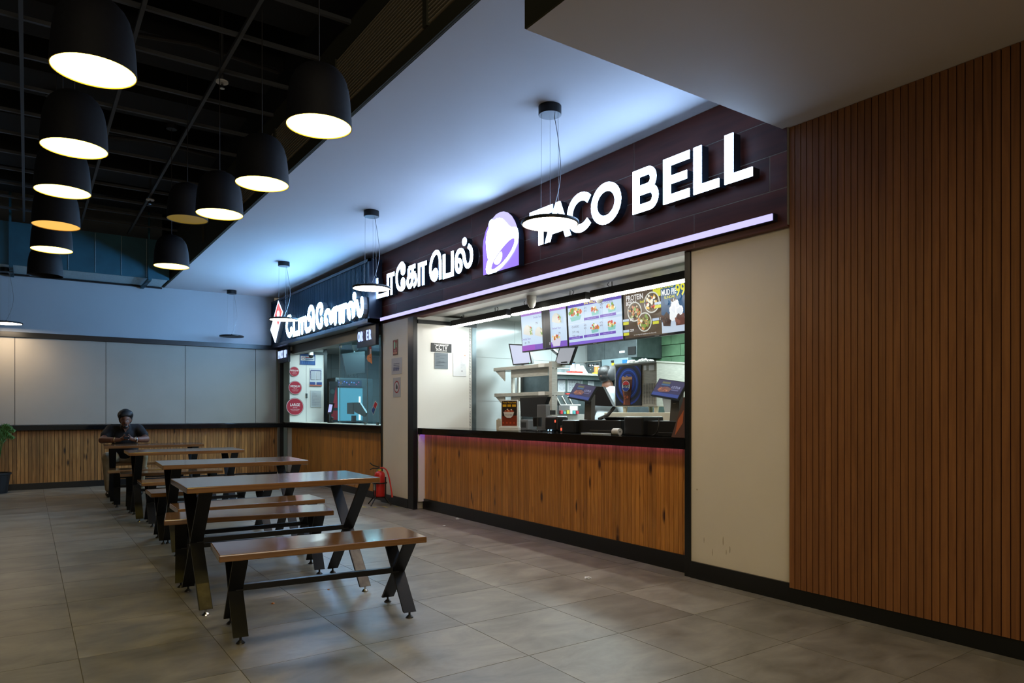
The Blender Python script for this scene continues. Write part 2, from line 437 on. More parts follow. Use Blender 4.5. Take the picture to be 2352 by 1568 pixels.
# ------------------------------------------------------------------ floor
def struct(name, label=None): return tag(thing(name), label, None, None, 'structure')
YB = 13.70      # rear wall face
fl = struct('floor', 'grey mottled stone tile floor of the food court')
bx('subfloor', mat('floor_grout', (.13, .118, .092, 1), .8), -7, 4.5, -4, YB + .1, -.08, -.002, fl)
def tile_material():
    m = bpy.data.materials.new('stone_tile'); m.use_nodes = True; nt = m.node_tree; N = nt.nodes; L = nt.links; b = N['Principled BSDF']
    tc = N.new('ShaderNodeTexCoord'); oi = N.new('ShaderNodeObjectInfo')
    mu = N.new('ShaderNodeMath'); mu.operation = 'MULTIPLY'; mu.inputs[1].default_value = 73.0; L.new(oi.outputs['Random'], mu.inputs[0])
    ad = N.new('ShaderNodeVectorMath'); ad.operation = 'ADD'; L.new(tc.outputs['Object'], ad.inputs[0]); L.new(mu.outputs[0], ad.inputs[1])
    mp = N.new('ShaderNodeMapping'); mp.inputs['Scale'].default_value = (.75, 1.25, 1); L.new(ad.outputs[0], mp.inputs[0])
    n1 = N.new('ShaderNodeTexNoise'); n1.inputs['Scale'].default_value = 4.2; n1.inputs['Detail'].default_value = 7; n1.inputs['Roughness'].default_value = .62; n1.inputs['Distortion'].default_value = .5; L.new(mp.outputs[0], n1.inputs['Vector'])
    rp = N.new('ShaderNodeValToRGB'); L.new(n1.outputs['Fac'], rp.inputs[0])
    e = rp.color_ramp.elements; e[0].position = .30; e[0].color = (.125, .113, .087, 1); e[1].position = .74; e[1].color = (.300, .274, .218, 1)
    x = e.new(.52); x.color = (.215, .195, .154, 1)
    hs = N.new('ShaderNodeHueSaturation'); mr = N.new('ShaderNodeMapRange'); mr.inputs['To Min'].default_value = .88; mr.inputs['To Max'].default_value = 1.12
    L.new(oi.outputs['Random'], mr.inputs['Value']); L.new(mr.outputs[0], hs.inputs['Value']); L.new(rp.outputs[0], hs.inputs['Color']); L.new(hs.outputs[0], b.inputs['Base Color'])
    r2 = N.new('ShaderNodeMapRange'); r2.inputs['To Min'].default_value = .30; r2.inputs['To Max'].default_value = .5; L.new(n1.outputs['Fac'], r2.inputs['Value']); L.new(r2.outputs[0], b.inputs['Roughness'])
    b.inputs['Specular IOR Level'].default_value = .5
    bp = N.new('ShaderNodeBump'); bp.inputs['Strength'].default_value = .12; bp.inputs['Distance'].default_value = .003; L.new(n1.outputs['Fac'], bp.inputs['Height']); L.new(bp.outputs[0], b.inputs['Normal'])
    return m
M['tile'] = tile_material()
P_ = .6335; g = .002
tme = MB().box(g, P_ - g, g, P_ - g, -.012, 0).mesh('tile', M['tile'])
x0 = 4.016 - 8 * P_; y0 = 1.62 - P_ * 1
edge = MB()
for i in range(-9, 9):
    for j in range(-7, 21):
        X = x0 + i * P_; Y = y0 + j * P_
        if Y > YB - .05: continue
        cut_x = X + P_ > 4.45
        if i >= 0 and 0 <= j <= 19 and not cut_x: link('tile', tme, fl, (X, Y, 0))
        elif cut_x: edge.box(X + g, 4.45, Y + g, min(Y + P_ - g, YB), -.012, 0)
        else: edge.box(X + g, X + P_ - g, Y + g, min(Y + P_ - g, YB), -.012, 0)
edge.build('outer_tiles', M['tile'], fl, kind='stuff')

# ------------------------------------------------------------------ rear wall with boards and pine wainscot
rw = struct('wall_rear', 'white rear wall above a black rail, grey boards and pine wainscot')
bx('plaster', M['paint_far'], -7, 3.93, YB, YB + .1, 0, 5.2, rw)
js = [-6.46, -5.2, -3.94, -2.68, -1.42, -.16, 1.102, 2.343, 3.575, 3.965]
for a, b in zip(js, js[1:]):
    bx('wall_board', M['board'], a + .004, b - .004, YB - .022, YB, 1.045, 2.45, rw)
bx('board_gap', M['black'], -6.5, 3.96, YB - .006, YB + .001, 1.04, 2.46, rw)
bx('top_rail', M['black'], -7, 4.0, YB - .06, YB, 2.445, 2.53, rw, .004)
bx('ledge', M['granite'], -7, 4.06, YB - .16, YB, .955, 1.035, rw, .005)
pme = MB().box(.0022, .0508 - .0022, -.014, 0, 0, .852).mesh('pine_plank', M['pine_pale'])
k = 0
while -1.05 + k * .0508 < 3.93:
    link('pine_plank', pme, rw, (-1.05 + k * .0508, YB - .02, .1)); k += 1
far = MB()
for i in range(110): far.box(-1.05 - (i + 1) * .0508 + .002, -1.05 - i * .0508 - .002, YB - .034, YB - .02, .1, .952)
far.build('outer_planks', M['pine_pale'], rw, kind='stuff')
bx('plank_backing', M['gap'], -7, 3.95, YB - .02, YB, .09, .955, rw)
bbr = bx('baseboard_rear', M['black'], -7, 3.97, YB - .05, YB, 0, .10, None, .003, kind='structure')

# ------------------------------------------------------------------ white ceiling, bulkhead, open ceiling
ce = struct('ceiling', 'smooth white dropped ceiling over the shop fronts')
bx('soffit', M['soffit'], 2.0, 4.75, -4, YB, 3.46, 3.52, ce)
up = struct('ceiling_upstand', 'dark green upstand with a linear air grille beside the white ceiling')
bx('upstand', M['dark_green'], 1.985, 2.02, -4, YB, 3.461, 4.16, up)
bx('upper_lining', M['baffle'], 1.97, 2.0, -4, YB, 4.16, 4.95, up)
bx('lower_rim', M['dark_green'], 1.972, 1.985, -4, YB, 3.462, 3.56, up)
bx('upper_rim', M['dark_green'], 1.972, 1.985, -4, YB, 3.98, 4.16, up)
gr = MB()
for i in range(16): gr.box(1.966, 1.985, -4, 8.6, 3.575 + i * .0255, 3.583 + i * .0255)
gr.build('grille_blade', mat('grille_grey', (.42, .36, .26, 1), .6), up, kind='stuff')
for yy in (-2.5, -1, .6, 2.1, 3.7, 5.2, 6.8, 8.6, 10.2, 11.8): bx('grille_stile', M['dark_green'], 1.954, 1.985, yy, yy + .05, 3.56, 3.98, up)
bk = struct('ceiling_bulkhead', 'beige lowered bulkhead over the slatted wall')
bx('bulkhead_panel', M['bulk'], 2.0, 4.3, -4, 2.75, 3.115, 3.13, bk)
bx('bulkhead_side', M['dark_green'], 1.99, 2.0, -4, 2.75, 3.117, 3.47, bk)
bx('bulkhead_end', M['bulk'], 2.0, 4.3, 2.74, 2.75, 3.117, 3.459, bk)
oc = struct('ceiling_open', 'black open ceiling with a grid of grey channels')
bx('ceiling_slab', M['slab'], -7, 2.0, -4, YB + .1, 4.95, 5.05, oc)
for yy in [-3 + .66 * i for i in range(26)]:
    if yy < YB - 1: bx('cross_channel', M['channel'], -7, 1.98, yy, yy + .03, 4.13, 4.16, oc)
for xx in (-6.6, -5.3, -4.0, -2.7, -1.36, -.05, .66, 1.32): bx('main_channel', M['channel'], xx, xx + .028, -4, 12.75, 4.10, 4.13, oc)
for yy in [-2.67 + 1.32 * i for i in range(12)]: bx('dark_beam', M['baffle'], -7, 1.98, yy, yy + .62, 4.45, 4.95, oc)
for i, yy in enumerate((1.2, 3.85, 6.5, 9.1, 11.8)): MB().path([(-.5 + .4 * i % 2, yy, 4.42), (.3, yy + .1, 4.36), (1.2, yy - .05, 4.4), (1.9, yy, 4.38)], .02).build('hung_cable', M['cord'], oc)
bx('wall_left', M['dark_green'], -7.1, -7, -4, YB, 0, 5.05, None, kind='structure')
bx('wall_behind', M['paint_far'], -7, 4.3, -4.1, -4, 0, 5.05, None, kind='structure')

t = thing('air_duct', (0, 0, 0), 'big teal air duct with pale underside by the rear wall', 'duct')
bx('duct_face', M['teal'], -7, 1.94, 12.75, 12.78, 3.44, 4.08, t)
bx('duct_underside', M['teal_pale'], -7, 1.94, 12.78, YB - .03, 3.46, 3.49, t)
bx('duct_top', M['teal'], -7, 1.94, 12.78, YB - .03, 4.05, 4.08, t)
for i in range(18): bx('duct_seam', M['teal_pale'], 1.6 - .36 * i, 1.606 - .36 * i, 12.743, 12.75, 3.45, 4.07, t)
bx('rear_angle', M['black_steel'], -7, 1.96, YB - .05, YB - .004, 3.43, 3.455, t)
for xx in (-3.2, -1.55, -.22, 1.62, ): 
    bx('strut_rail', M['teal'], xx + .0, xx + .05, 12.68, YB - .02, 3.40, 3.44, t)
    bx('strut_rail', M['teal'], xx, xx + .03, 12.70, 12.73, 3.40, 4.95, t)
    for q in range(6): bx('strut_hole', M['baffle'], xx - .001, xx + .051, 12.8 + q * .14, 12.86 + q * .14, 3.396, 3.402, t)

# ------------------------------------------------------------------ slatted wall on the right
wr = struct('wall_right', 'brown slatted timber wall')
bx('slat_backing', M['gap'], 4.125, 4.3, -4, 2.712, .1, 3.115, wr)
sme = MB().box(-.022, 0, .0028, .0418 - .0028, .1, 3.113).mesh('slat', M['slat'])
for i in range(88): link('slat', sme, wr, (4.125, 2.712 - (i + 1) * .0418, 0))
MB().box(4.107, 4.3, -4, 2.712 - 88 * .0418, .1, 3.113).build('outer_slats', M['slat'], wr, kind='stuff')
bx('baseboard_right', M['black'], 4.112, 4.3, -4, 2.712, 0, .1, None, .002, kind='structure')

# ------------------------------------------------------------------ piers
pn = struct('wall_pier', 'cream pier between the slatted wall and the long counter')
bx('pier_face', M['paint'], 4.135, 4.3, 2.713, 3.56, 0, 2.478, pn)
bx('corner_post', M['black'], 4.12, 4.3, 3.56, 3.612, 0, 2.60, pn, .002)
bx('baseboard_pier', M['black'], 4.115, 4.135, 2.713, 3.56, 0, .125, None, .002, kind='structure')
pf = struct('wall_pier_far', 'cream pier between the two counters')
bx('pier_face', M['paint'], 4.07, 4.24, 8.19, 9.0, 0, 2.478, pf)
bx('pier_core', M['paint'], 4.115, 4.24, 8.11, 8.20, 0, 2.47, pf)
bx('corner_post', M['black'], 4.055, 4.115, 8.035, 8.19, 0, 2.47, pf, .002)
bx('corner_post', M['black'], 4.055, 4.24, 9.0, 9.035, 0, 2.52, pf, .002)
bx('baseboard_pier_far', M['black'], 4.05, 4.07, 8.19, 9.0, 0, .12, None, .002, kind='structure')
# dry brown smears low on the pier
sm_m = mat('scuff_brown', (.50, .42, .31, 1), .8)
for (px, py, w, h) in ((1661, 1242, 4, 24), (1676, 1262, 5, 18), (1668, 1268, 3, 14), (1636, 1268, 3, 20), (1617, 1240, 3, 16), (1601, 1124, 7, 5)):
    a = onx(px, py, 4.1345); q_ = random.Random(px)
    MB().prism([(4.1345, a[1] + .0011 * w * math.cos(i * .52) * (.6 + .8 * q_.random()), a[2] + .0014 * h * math.sin(i * .52)) for i in range(12)], (.0008, 0, 0)).build('scuff', sm_m, pn, kind='stuff')

# ------------------------------------------------------------------ taco shop fascia
fa = thing('sign_fascia', (0, 0, 0), 'dark wood-look tiled fascia above the long counter', 'fascia')
bx('backing', M['grout'], 4.0866, 4.2, 2.713, 9.45, 2.478, 3.46, fa)
rows = [2.478, 2.724, 2.962, 3.20, 3.459]
for r in range(4):
    s0 = 3.49 if r % 2 == 0 else 2.845
    cuts = [2.713] + [s0 + 1.272 * i for i in range(7) if 2.80 < s0 + 1.272 * i < 9.4] + [9.45]
    for a, b in zip(cuts, cuts[1:]):
        bx('fascia_tile', M['fascia'], 4.085, 4.0905, a + .003, b - .003, rows[r] + (.003 if r else 0), rows[r + 1] - .003, fa)
bx('fascia_underside', M['fascia'], 4.085, 4.2, 2.713, 9.45, 2.470, 2.478, fa)
st = thing('light_strip', (0, 0, 0), 'long violet light strip along the bottom of the dark fascia', 'light strip')
bx('strip_housing', M['navy'], 4.040, 4.085, 2.785, 9.40, 2.513, 2.562, st)
for i in range(6):
    a = 2.79 + i * 1.1; bx('diffuser', M['strip'], 4.030, 4.040, a, min(9.395, a + 1.099), 2.516, 2.559, st)

# ------------------------------------------------------------------ TACO BELL letters
LX0, LX1 = 3.98, 4.06
def letter_sign(name, label, cat='sign'): return thing(name, (0, 0, 0), label, cat)
def two_part(mb_fn, parent, facem, sidem, x0=LX0, x1=LX1, name='letter'):
    b = MB(); mb_fn(b, x0 + .006, x1); o = b.build(name, sidem, parent)
    c = MB(); mb_fn(c, x0, x0 + .0065); c.build('letter_face', facem, o)
    return o
ZB, ZT = 2.829, 3.170
sg = letter_sign('illuminated_sign', 'large white glowing block-letter name sign on the dark fascia, nearest the slatted wall')
sw = .072
def LT(b, x0, x1):
    b.box(x0, x1, 5.065, 5.42, ZT - sw, ZT); b.box(x0, x1, 5.243 - sw / 2 - .0, 5.243 + sw / 2, ZB, ZT - sw)
def LA(b, x0, x1):
    y0, y1 = 5.18, 4.80; m = (y0 + y1) / 2
    b.prism([(x0, y0, ZB), (x0, y0 - .078, ZB), (x0, m + .0, ZT - .075), (x0, m, ZT), (x0, m + .036, ZT)], (x1 - x0, 0, 0))
    b.prism([(x0, y1, ZB), (x0, y1 + .078, ZB), (x0, m - .0, ZT - .075), (x0, m, ZT), (x0, m - .036, ZT)], (x1 - x0, 0, 0))
    b.box(x0, x1, m - .10, m + .10, ZB + .065, ZB + .13)
def arc(cy, cz, ry, rz, a0, a1, n=28): return [(cy - ry * math.cos(math.radians(a0 + (a1 - a0) * i / n)), cz + rz * math.sin(math.radians(a0 + (a1 - a0) * i / n))) for i in range(n + 1)]
zm = (ZB + ZT) / 2; hh = (ZT - ZB) / 2 + .004
def LC(b, x0, x1): stroke(b, arc(4.668, zm, .148, hh - sw / 2, 42, 318), sw, x0, x1, cap=False)
def LO(b, x0, x1): stroke(b, arc(4.345, zm, .147, hh - sw / 2, 0, 360)[:-1], sw, x0, x1, closed=True)
def LB(b, x0, x1):
    yl, yr = 4.027, 3.752
    b.box(x0, x1, yl - sw, yl, ZB, ZT)
    q = .062
    for (z0, z1, rr) in ((ZB, ZB + .196, yr), (ZB + .150, ZT, yr + .022)):
        c0 = z0 + q / 2; c1 = z1 - q / 2; rad = (c1 - c0) / 2; cyy = rr + q / 2 + rad * .92
        pts = [(yl - sw * .5, c0), (cyy, c0)] + [(cyy - rad * .92 * math.sin(math.pi * i / 14), (c0 + c1) / 2 - rad * math.cos(math.pi * i / 14)) for i in range(1, 14)] + [(cyy, c1), (yl - sw * .5, c1)]
        stroke(b, pts, q, x0, x1, cap=False)
def LE(b, x0, x1):
    yl, yr = 3.700, 3.445
    b.box(x0, x1, yl - sw, yl, ZB, ZT)
    for z, r in ((ZB, yr), (zm - .031, yr + .025), (ZT - .062, yr)): b.box(x0, x1, r, yl - sw, z, z + .062)
def LL1(b, x0, x1): b.box(x0, x1, 3.407 - sw, 3.407, ZB, ZT); b.box(x0, x1, 3.180, 3.407 - sw, ZB, ZB + .062)
def LL2(b, x0, x1): b.box(x0, x1, 3.132 - sw, 3.132, ZB, ZT); b.box(x0, x1, 2.905, 3.132 - sw, ZB, ZB + .062)
for f in (LT, LA, LC, LO, LB, LE, LL1, LL2): two_part(f, sg, M['letter'], M['sign_side'])

# Tamil lettering, stroke centre lines in the plane of the fascia
def tamil(parent, strokes, X, wdt, facem, sidem, cx, cyy, sc, depth=.05, dots=()):
    for gly in strokes:
        lines = []
        for (pts, sm) in gly:
            q = [onx(cx + p[0] / sc, cyy + p[1] / sc, X)[1:] for p in pts]
            lines.append(smoothp(q, sm) if sm else q)
        def fn(b, x0, x1, lines=lines):
            for l in lines: stroke(b, l, wdt, x0, x1, cap=(wdt > .065))
        two_part(fn, parent, facem, sidem, X, X + depth)
sgt = letter_sign('tamil_sign', 'white glowing curved-script sign left of the purple emblem')
A = [  # crop origin (840,530), scale 9.046
 [([(234, 985), (234, 1370), (425, 1312)], 0)],
 [([(455, 1350), (455, 935), (590, 888)], 0), ([(530, 1325), (530, 930)], 0)],
 [([(780, 780), (760, 820), (738, 800), (745, 700), (800, 720), (795, 860), (762, 885), (742, 850), (745, 730), (775, 690), (735, 675), (650, 820), (632, 1000), (660, 1180), (730, 1225), (795, 1170), (800, 1060), (772, 995), (742, 1050), (748, 1150)], 2)],
 [([(890, 780), (890, 930), (1025, 880)], 0), ([(890, 780), (1025, 725)], 0), ([(965, 745), (965, 1080), (905, 1180), (860, 1090), (880, 960), (960, 930), (1020, 900), (1040, 1000), (1035, 1080), (990, 1150)], 1)],
 [([(1103, 1150), (1103, 715), (1258, 660)], 0), ([(1190, 1125), (1190, 690)], 0)],
 [([(1465, 830), (1420, 850), (1400, 930), (1425, 990), (1470, 960), (1480, 880), (1450, 800), (1400, 870), (1390, 960), (1440, 1020), (1365, 980), (1330, 800), (1370, 560), (1460, 420), (1525, 480), (1545, 640), (1545, 1005)], 2)],
 [([(1622, 490), (1625, 950), (1795, 895), (1795, 420)], 0)],
 [([(1885, 640), (1940, 600), (1985, 680), (1970, 800), (1925, 850), (1880, 790), (1870, 600), (1900, 450), (1975, 390), (2030, 460), (2050, 640), (2100, 750), (2170, 690), (2200, 520), (2180, 360), (2125, 310)], 2)],
]
tamil(sgt, A, 3.98, .052, M['letter'], M['sign_side'], 840, 530, 9.046, .08)
q = onx(840 + 2046 / 9.046, 530 + 222 / 9.046, 3.98)
for nm, m_, xa, xb in (('dot', M['sign_side'], 3.986, 4.06), ('dot_face', M['letter'], 3.98, 3.9865)):
    MB().tube((xa, q[1], q[2]), (xb, q[1], q[2]), .045, n=20).build(nm, m_, sgt)

# purple arched emblem with the white bell
em = letter_sign('emblem_sign', 'purple arched emblem with a white swinging bell between the two lettered signs', 'sign')
EO = (1095, 470, 8.708)
def ep(x, y, X=3.985): return onx(EO[0] + x / EO[2], EO[1] + y / EO[2], X)
outl = [(132, 1412), (120, 850), (135, 700), (180, 520), (245, 390), (310, 280), (390, 190), (470, 145), (540, 133), (620, 155), (700, 225), (760, 330), (800, 440), (822, 560), (833, 680), (835, 1205)]
def eprism(pts, X, d, sm=0):
    q = [ep(*p, X)[1:] for p in pts]
    if sm: q = smoothp(q, sm, True)
    return [(X, a, b) for a, b in q]
MB().prism(eprism(outl, 3.99, 0), (.07, 0, 0)).build('emblem_case', M['navy'], em)
MB().prism(eprism(outl, 3.985, 0), (.0045, 0, 0)).build('emblem_face', M['purple'], em)
upper = [(240, 395), (310, 280), (390, 190), (470, 145), (540, 133), (620, 155), (700, 225), (760, 330), (800, 440), (700, 480), (560, 420), (400, 420)]
MB().prism(eprism(upper, 3.982, 0), (.0025, 0, 0)).build('emblem_top', M['lilac'], em)
bell = [(240, 470), (237, 390), (262, 320), (300, 288), (345, 312), (400, 272), (455, 262), (515, 280), (570, 335), (625, 400), (685, 446), (790, 442), (815, 480), (833, 570), (832, 660), (805, 760), (730, 930), (620, 1100), (500, 1240), (385, 1345), (230, 1393), (195, 1370), (183, 1290), (200, 1180), (245, 1050), (330, 900), (415, 785), (300, 930), (222, 1075), (195, 930), (183, 740), (200, 580)]
MB().prism(eprism(bell, 3.979, 0), (.0025, 0, 0)).build('bell_emblem', M['letter'], em)
inner = [(300, 1297), (285, 1265), (330, 1130), (420, 980), (520, 850), (620, 740), (690, 680), (748, 662), (755, 720), (740, 800), (680, 930), (600, 1050), (500, 1170), (400, 1250), (350, 1285)]
MB().prism(eprism(inner, 3.977, 0, 1), (.0015, 0, 0)).build('bell_mouth', M['purple'], em)
clap = [(350, 1165), (345, 1140), (400, 1040), (485, 922), (503, 970), (500, 1060), (470, 1140), (430, 1188), (395, 1196), (365, 1185)]
MB().prism(eprism(clap, 3.975, 0, 1), (.0015, 0, 0)).build('bell_clapper', M['letter'], em)

# ------------------------------------------------------------------ the long counter
def planks(parent, x, ya, yb, z0, z1, pitch, m):
    n = int(round((yb - ya) / pitch)); p = (yb - ya) / n
    me = MB().box(-.014, 0, .0018, p - .0018, 0, z1 - z0).mesh('pine_plank', m)
    for i in range(n): link('pine_plank', me, parent, (x, ya + i * p, z0))
ct = thing('service_counter', (0, 0, 0), 'long pine-clad counter with a black stone top under the block-letter sign', 'counter')
bx('carcass', M['gap'], 4.225, 4.7, 3.612, 8.04, .12, .99, ct)
bx('side_panel', M['white_panel'], 4.12, 4.25, 8.02, 8.034, .10, .97, ct)
planks(ct, 4.225, 3.612, 8.018, .135, 1.0, .0472, M['pine'])
bx('baseboard', M['black'], 4.195, 4.225, 3.612, 8.04, 0, .135, ct, .002)
MB().box(4.12, 4.15, 3.605, 8.04, .965, 1.045).box(4.15, 4.72, 3.605, 8.04, 1.005, 1.045).build('stone_top', M['granite'], ct)
bx('led_strip', M['stripled'], 4.17, 4.185, 3.7, 8.01, .995, 1.004, ct)
bx('trim_2', M['black'], 4.116, 5.0, 8.02, 8.04, 2.39, 2.44, None, kind='structure')
# ------------------------------------------------------------------ kitchen shell of the long counter
kw = struct('wall_kitchen', 'pale tiled side wall and rear walls of the kitchen')
bx('gloss_panel', M['white_panel'], 4.115, 4.935, 8.042, 8.1, 1.0, 2.5, kw)
bx('steel_edge', M['steel_dark'], 4.935, 5.0, 8.03, 8.1, .95, 2.55, kw)
bx('edge_tape', M['white'], 4.895, 4.925, 8.036, 8.043, 1.045, 2.39, kw)
tp = MB()
for i in range(64):
    z = 1.06 + i * .0205
    if i % 22 in (10, 11): continue
    tp.add([(4.897, 8.0355, z), (4.917, 8.0355, z + .006), (4.917, 8.0355, z + .014), (4.897, 8.0355, z + .008)], [(0, 1, 2, 3)])
tp.build('tape_stripe', M['plastic_grey'], kw, kind='stuff')
for i in range(4):
    for j in range(4): bx('wall_tile', M['tilewall'], 5.0 + i * .66, 5.657 + i * .66, 8.06, 8.1, .2 + j * .6, .797 + j * .6, kw)
bx('side_wall', M['grout'], 4.9, 7.7, 8.075, 8.2, 0, 2.6, kw)
bx('side_wall', M['grout'], 4.3, 7.7, 3.4, 3.5, 0, 2.6, kw)
bx('rear_wall', M['green'], 7.53, 7.7, 3.4, 8.2, 0, 2.6, kw)
bw, bh = .35, .165
bme = MB().box(0, .03, .004, bw - .004, .004, bh - .004).mesh('block', M['green'], bevel=.003, seg=1)
for r in range(9):
    for c in range(13):
        yy = 3.5 + c * bw + (bw / 2 if r % 2 else 0)
        if yy + bw < 7.99: link('block', bme, kw, (7.5, yy, 1.05 + r * bh))
bx('green_lower', M['green'], 7.5, 7.53, 3.5, 8.1, 0, 1.05, kw)
bx('floor_kitchen', M['kfloor'], 4.45, 7.7, 3.5, 16, -.02, .0, None, kind='structure')
kc = struct('ceiling_kitchen', 'pale grey kitchen ceiling with square panels')
for i in range(6):
    for j in range(8): bx('ceiling_panel', M['kceil'], 4.5 + i * .58, 5.075 + i * .58, 3.45 + j * .6, 4.045 + j * .6, 2.53, 2.545, kc)
bx('ceiling_frame', M['plastic_grey'], 4.4, 8.0, 3.4, 8.2, 2.545, 2.58, kc)
bx('ceiling_lip', M['kceil'], 4.2, 4.5, 3.6, 8.04, 2.50, 2.53, kc)
# ------------------------------------------------------------------ tables and benches
def trestle(name, L, Wd, H, lab, cat, group, lw=.078, ins=.07):
    t = thing(name, (0, 0, 0), lab, cat, group)
    MB().box(-L / 2, L / 2, -Wd / 2, Wd / 2, H - .038, H).build('tabletop' if H > .6 else 'seat', M['table_wood'], t, bevel=.006)
    hy = Wd / 2 - .012; zt = H - .038; zb = .034; th = .016
    for sx in (-1, 1):
        xa = sx * (L / 2 - ins); xb = sx * (L / 2 - ins - lw); x0, x1 = min(xa, xb), max(xa, xb)
        for sy in (-1, 1):
            b = MB(); d = Vector((0, 2 * hy * sy, zt - zb)).normalized(); nrm = Vector((0, -d.z, d.y))
            off = .0007 * sy
            dy = th / 2 / d.z
            y_b, y_t = -hy * sy, hy * sy
            b.prism([(x0 + off, y_b - dy, zb), (x0 + off, y_b + dy, zb), (x0 + off, y_t + dy, zt), (x0 + off, y_t - dy, zt)], (x1 - x0, 0, 0))
            b.build('leg', M['black_steel'], t)
            xm = (x0 + x1) / 2
            f = MB().tube((xm, y_b, .016), (xm, y_b, .036), .007, n=8); f.tube((xm, y_b, 0), (xm, y_b, .006), .024, .022, n=14).tube((xm, y_b, .006), (xm, y_b, .017), .02, .01, n=14)
            f.build('levelling_foot', M['chrome'] if H > .6 and sy > 0 else M['plastic'], t)
    zc = zt / 2 + .03
    bx('stretcher', M['black_steel'], -L / 2 + ins + lw * .5, L / 2 - ins - lw * .5, -.017, .017, zc - .016, zc + .018, t, .002)
    return t
GT = 'trestle tables in one line'; GB = 'benches along the trestle tables'
tb = trestle('dining_table', 1.25, .70, .79, 'nearest trestle table, behind the foremost bench, varnished top and crossed black legs', 'table', GT)
tb.location = (1.43, 4.93, 0); tb.rotation_euler = (0, 0, -.027)
for (x, y, rz, lab) in ((1.60, 6.95, -.05, 'second trestle table from the camera, between two pairs of benches'),
                        (1.58, 9.27, -.03, 'third trestle table from the camera, in front of the one where the man sits'),
                        (1.50, 11.2, -.06, 'farthest trestle table, the one the man leans on')):
    copy_tree(tb, None, (x, y, 0), rz, lab)
bn = trestle('bench', 1.185, .425, .485, 'foremost low bench with shiny brown seat, nearest the camera', 'bench', GB)
bn.location = (1.45, 4.085, 0); bn.rotation_euler = (0, 0, -.10)
for (x, y, rz, lab) in ((1.413, 5.55, -.17, 'second bench from the camera, tucked behind the nearest table'),
                        (1.568, 6.20, -.01, 'third bench from the camera, in front of the second table'),
                        (1.55, 7.50, -.02, 'fourth bench from the camera, behind the second table'),
                        (1.61, 8.66, -.02, 'fifth bench from the camera, in front of the third table'),
                        (1.55, 9.98, -.08, 'sixth bench from the camera, behind the third table'),
                        (1.47, 10.62, -.10, 'seventh bench from the camera, in front of the man\'s table'),
                        (1.52, 12.1, -.03, 'farthest bench, the one the man sits on')):
    copy_tree(bn, None, (x, y, 0), rz, lab)

# nearest table's front legs: right rubbed pale, warm light painted onto the left
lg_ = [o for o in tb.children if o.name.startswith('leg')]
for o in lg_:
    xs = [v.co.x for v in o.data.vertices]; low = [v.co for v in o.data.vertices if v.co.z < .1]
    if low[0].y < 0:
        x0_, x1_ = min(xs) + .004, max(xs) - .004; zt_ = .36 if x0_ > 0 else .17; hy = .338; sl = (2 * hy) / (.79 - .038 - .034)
        yb_ = -hy - .0095; MB().add([(x0_, yb_, .036), (x1_, yb_, .036), (x1_, yb_ + sl * (zt_ - .036), zt_), (x0_, yb_ + sl * (zt_ - .036), zt_)], [(0, 1, 2, 3)]).build('rubbed_and_lit_patch', M['worn_lit_steel'], o)

# ------------------------------------------------------------------ bell pendants
def bell(loc, lit, lab, group='black bell pendants under the open ceiling'):
    top = 4.448 if ((loc[1] + 2.67) % 1.32) < .66 else 4.948
    x, y, z = loc
    t = thing('pendant_lamp', loc, lab, 'lamp', group)
    D = .365
    pr = [(.5, 0), (.494, .14), (.484, .30), (.470, .45), (.450, .58), (.418, .70), (.365, .80), (.285, .885), (.18, .935), (.055, .955), (.03, .99), (.0, .995)]
    inn = [(.0, .93), (.15, .915), (.24, .87), (.32, .79), (.38, .69), (.425, .55), (.453, .42), (.472, .26), (.482, .12), (.488, 0), (.5, 0)]
    MB().lathe([(r * D, q * D) for r, q in pr], n=40).build('shade', M['shade'], t, smooth=True)
    MB().lathe([(r * D, q * D) for r, q in inn], n=40).build('shade_lining', M['shade_in'] if lit > 0 else M['shade'], t, smooth=True)  # lamp light painted in: lining yellow when lit, black when unlit
    md = {2: M['bell'], 1: M['bell_dim'], 0: M['bell_low']}.get(lit, M['shade_in'])
    if lit >= 0: MB().lathe([(0, .005), (D * .489, .005), (D * .489, .009), (0, .009)], n=40).build('diffuser', md, t)
    MB().tube((0, 0, D * .985), (0, 0, top - z), .0035, n=6).build('cord', M['cord'], t)
    MB().tube((0, 0, top - z - .05), (0, 0, top - z), .055, n=20).build('canopy', M['cord'], t)
    return t
Z = 2.87
for (x, y, z, lit, lab) in ((.262, 3.86, Z, 2, 'largest lit bell pendant, cut by the top of the picture, left row'),
    (.240, 5.06, Z, 2, 'second lit bell pendant of the left row'), (.216, 6.10, Z, 2, 'third lit bell pendant of the left row'),
    (.209, 7.25, Z, 1, 'dim yellow bell pendant, fourth of the left row'), (.204, 8.35, Z, 2, 'fifth bell pendant of the left row, lit, above the unlit one'),
    (.178, 9.97, Z, -1, 'unlit black bell pendant ending the left row'),
    (1.362, 3.874, Z, 2, 'nearest lit bell pendant of the right row, beside the air grille'), (1.373, 5.083, Z, 2, 'second lit bell pendant of the right row'),
    (1.297, 6.06, Z, 2, 'third lit bell pendant of the right row, overlapping an unlit one'), (1.262, 7.25, 3.09, 0, 'unlit bell pendant hanging higher, with a dull yellow inside'),
    (1.322, 8.536, Z, 2, 'farthest lit bell pendant of the right row')):
    bell((x, y, z), lit, lab)

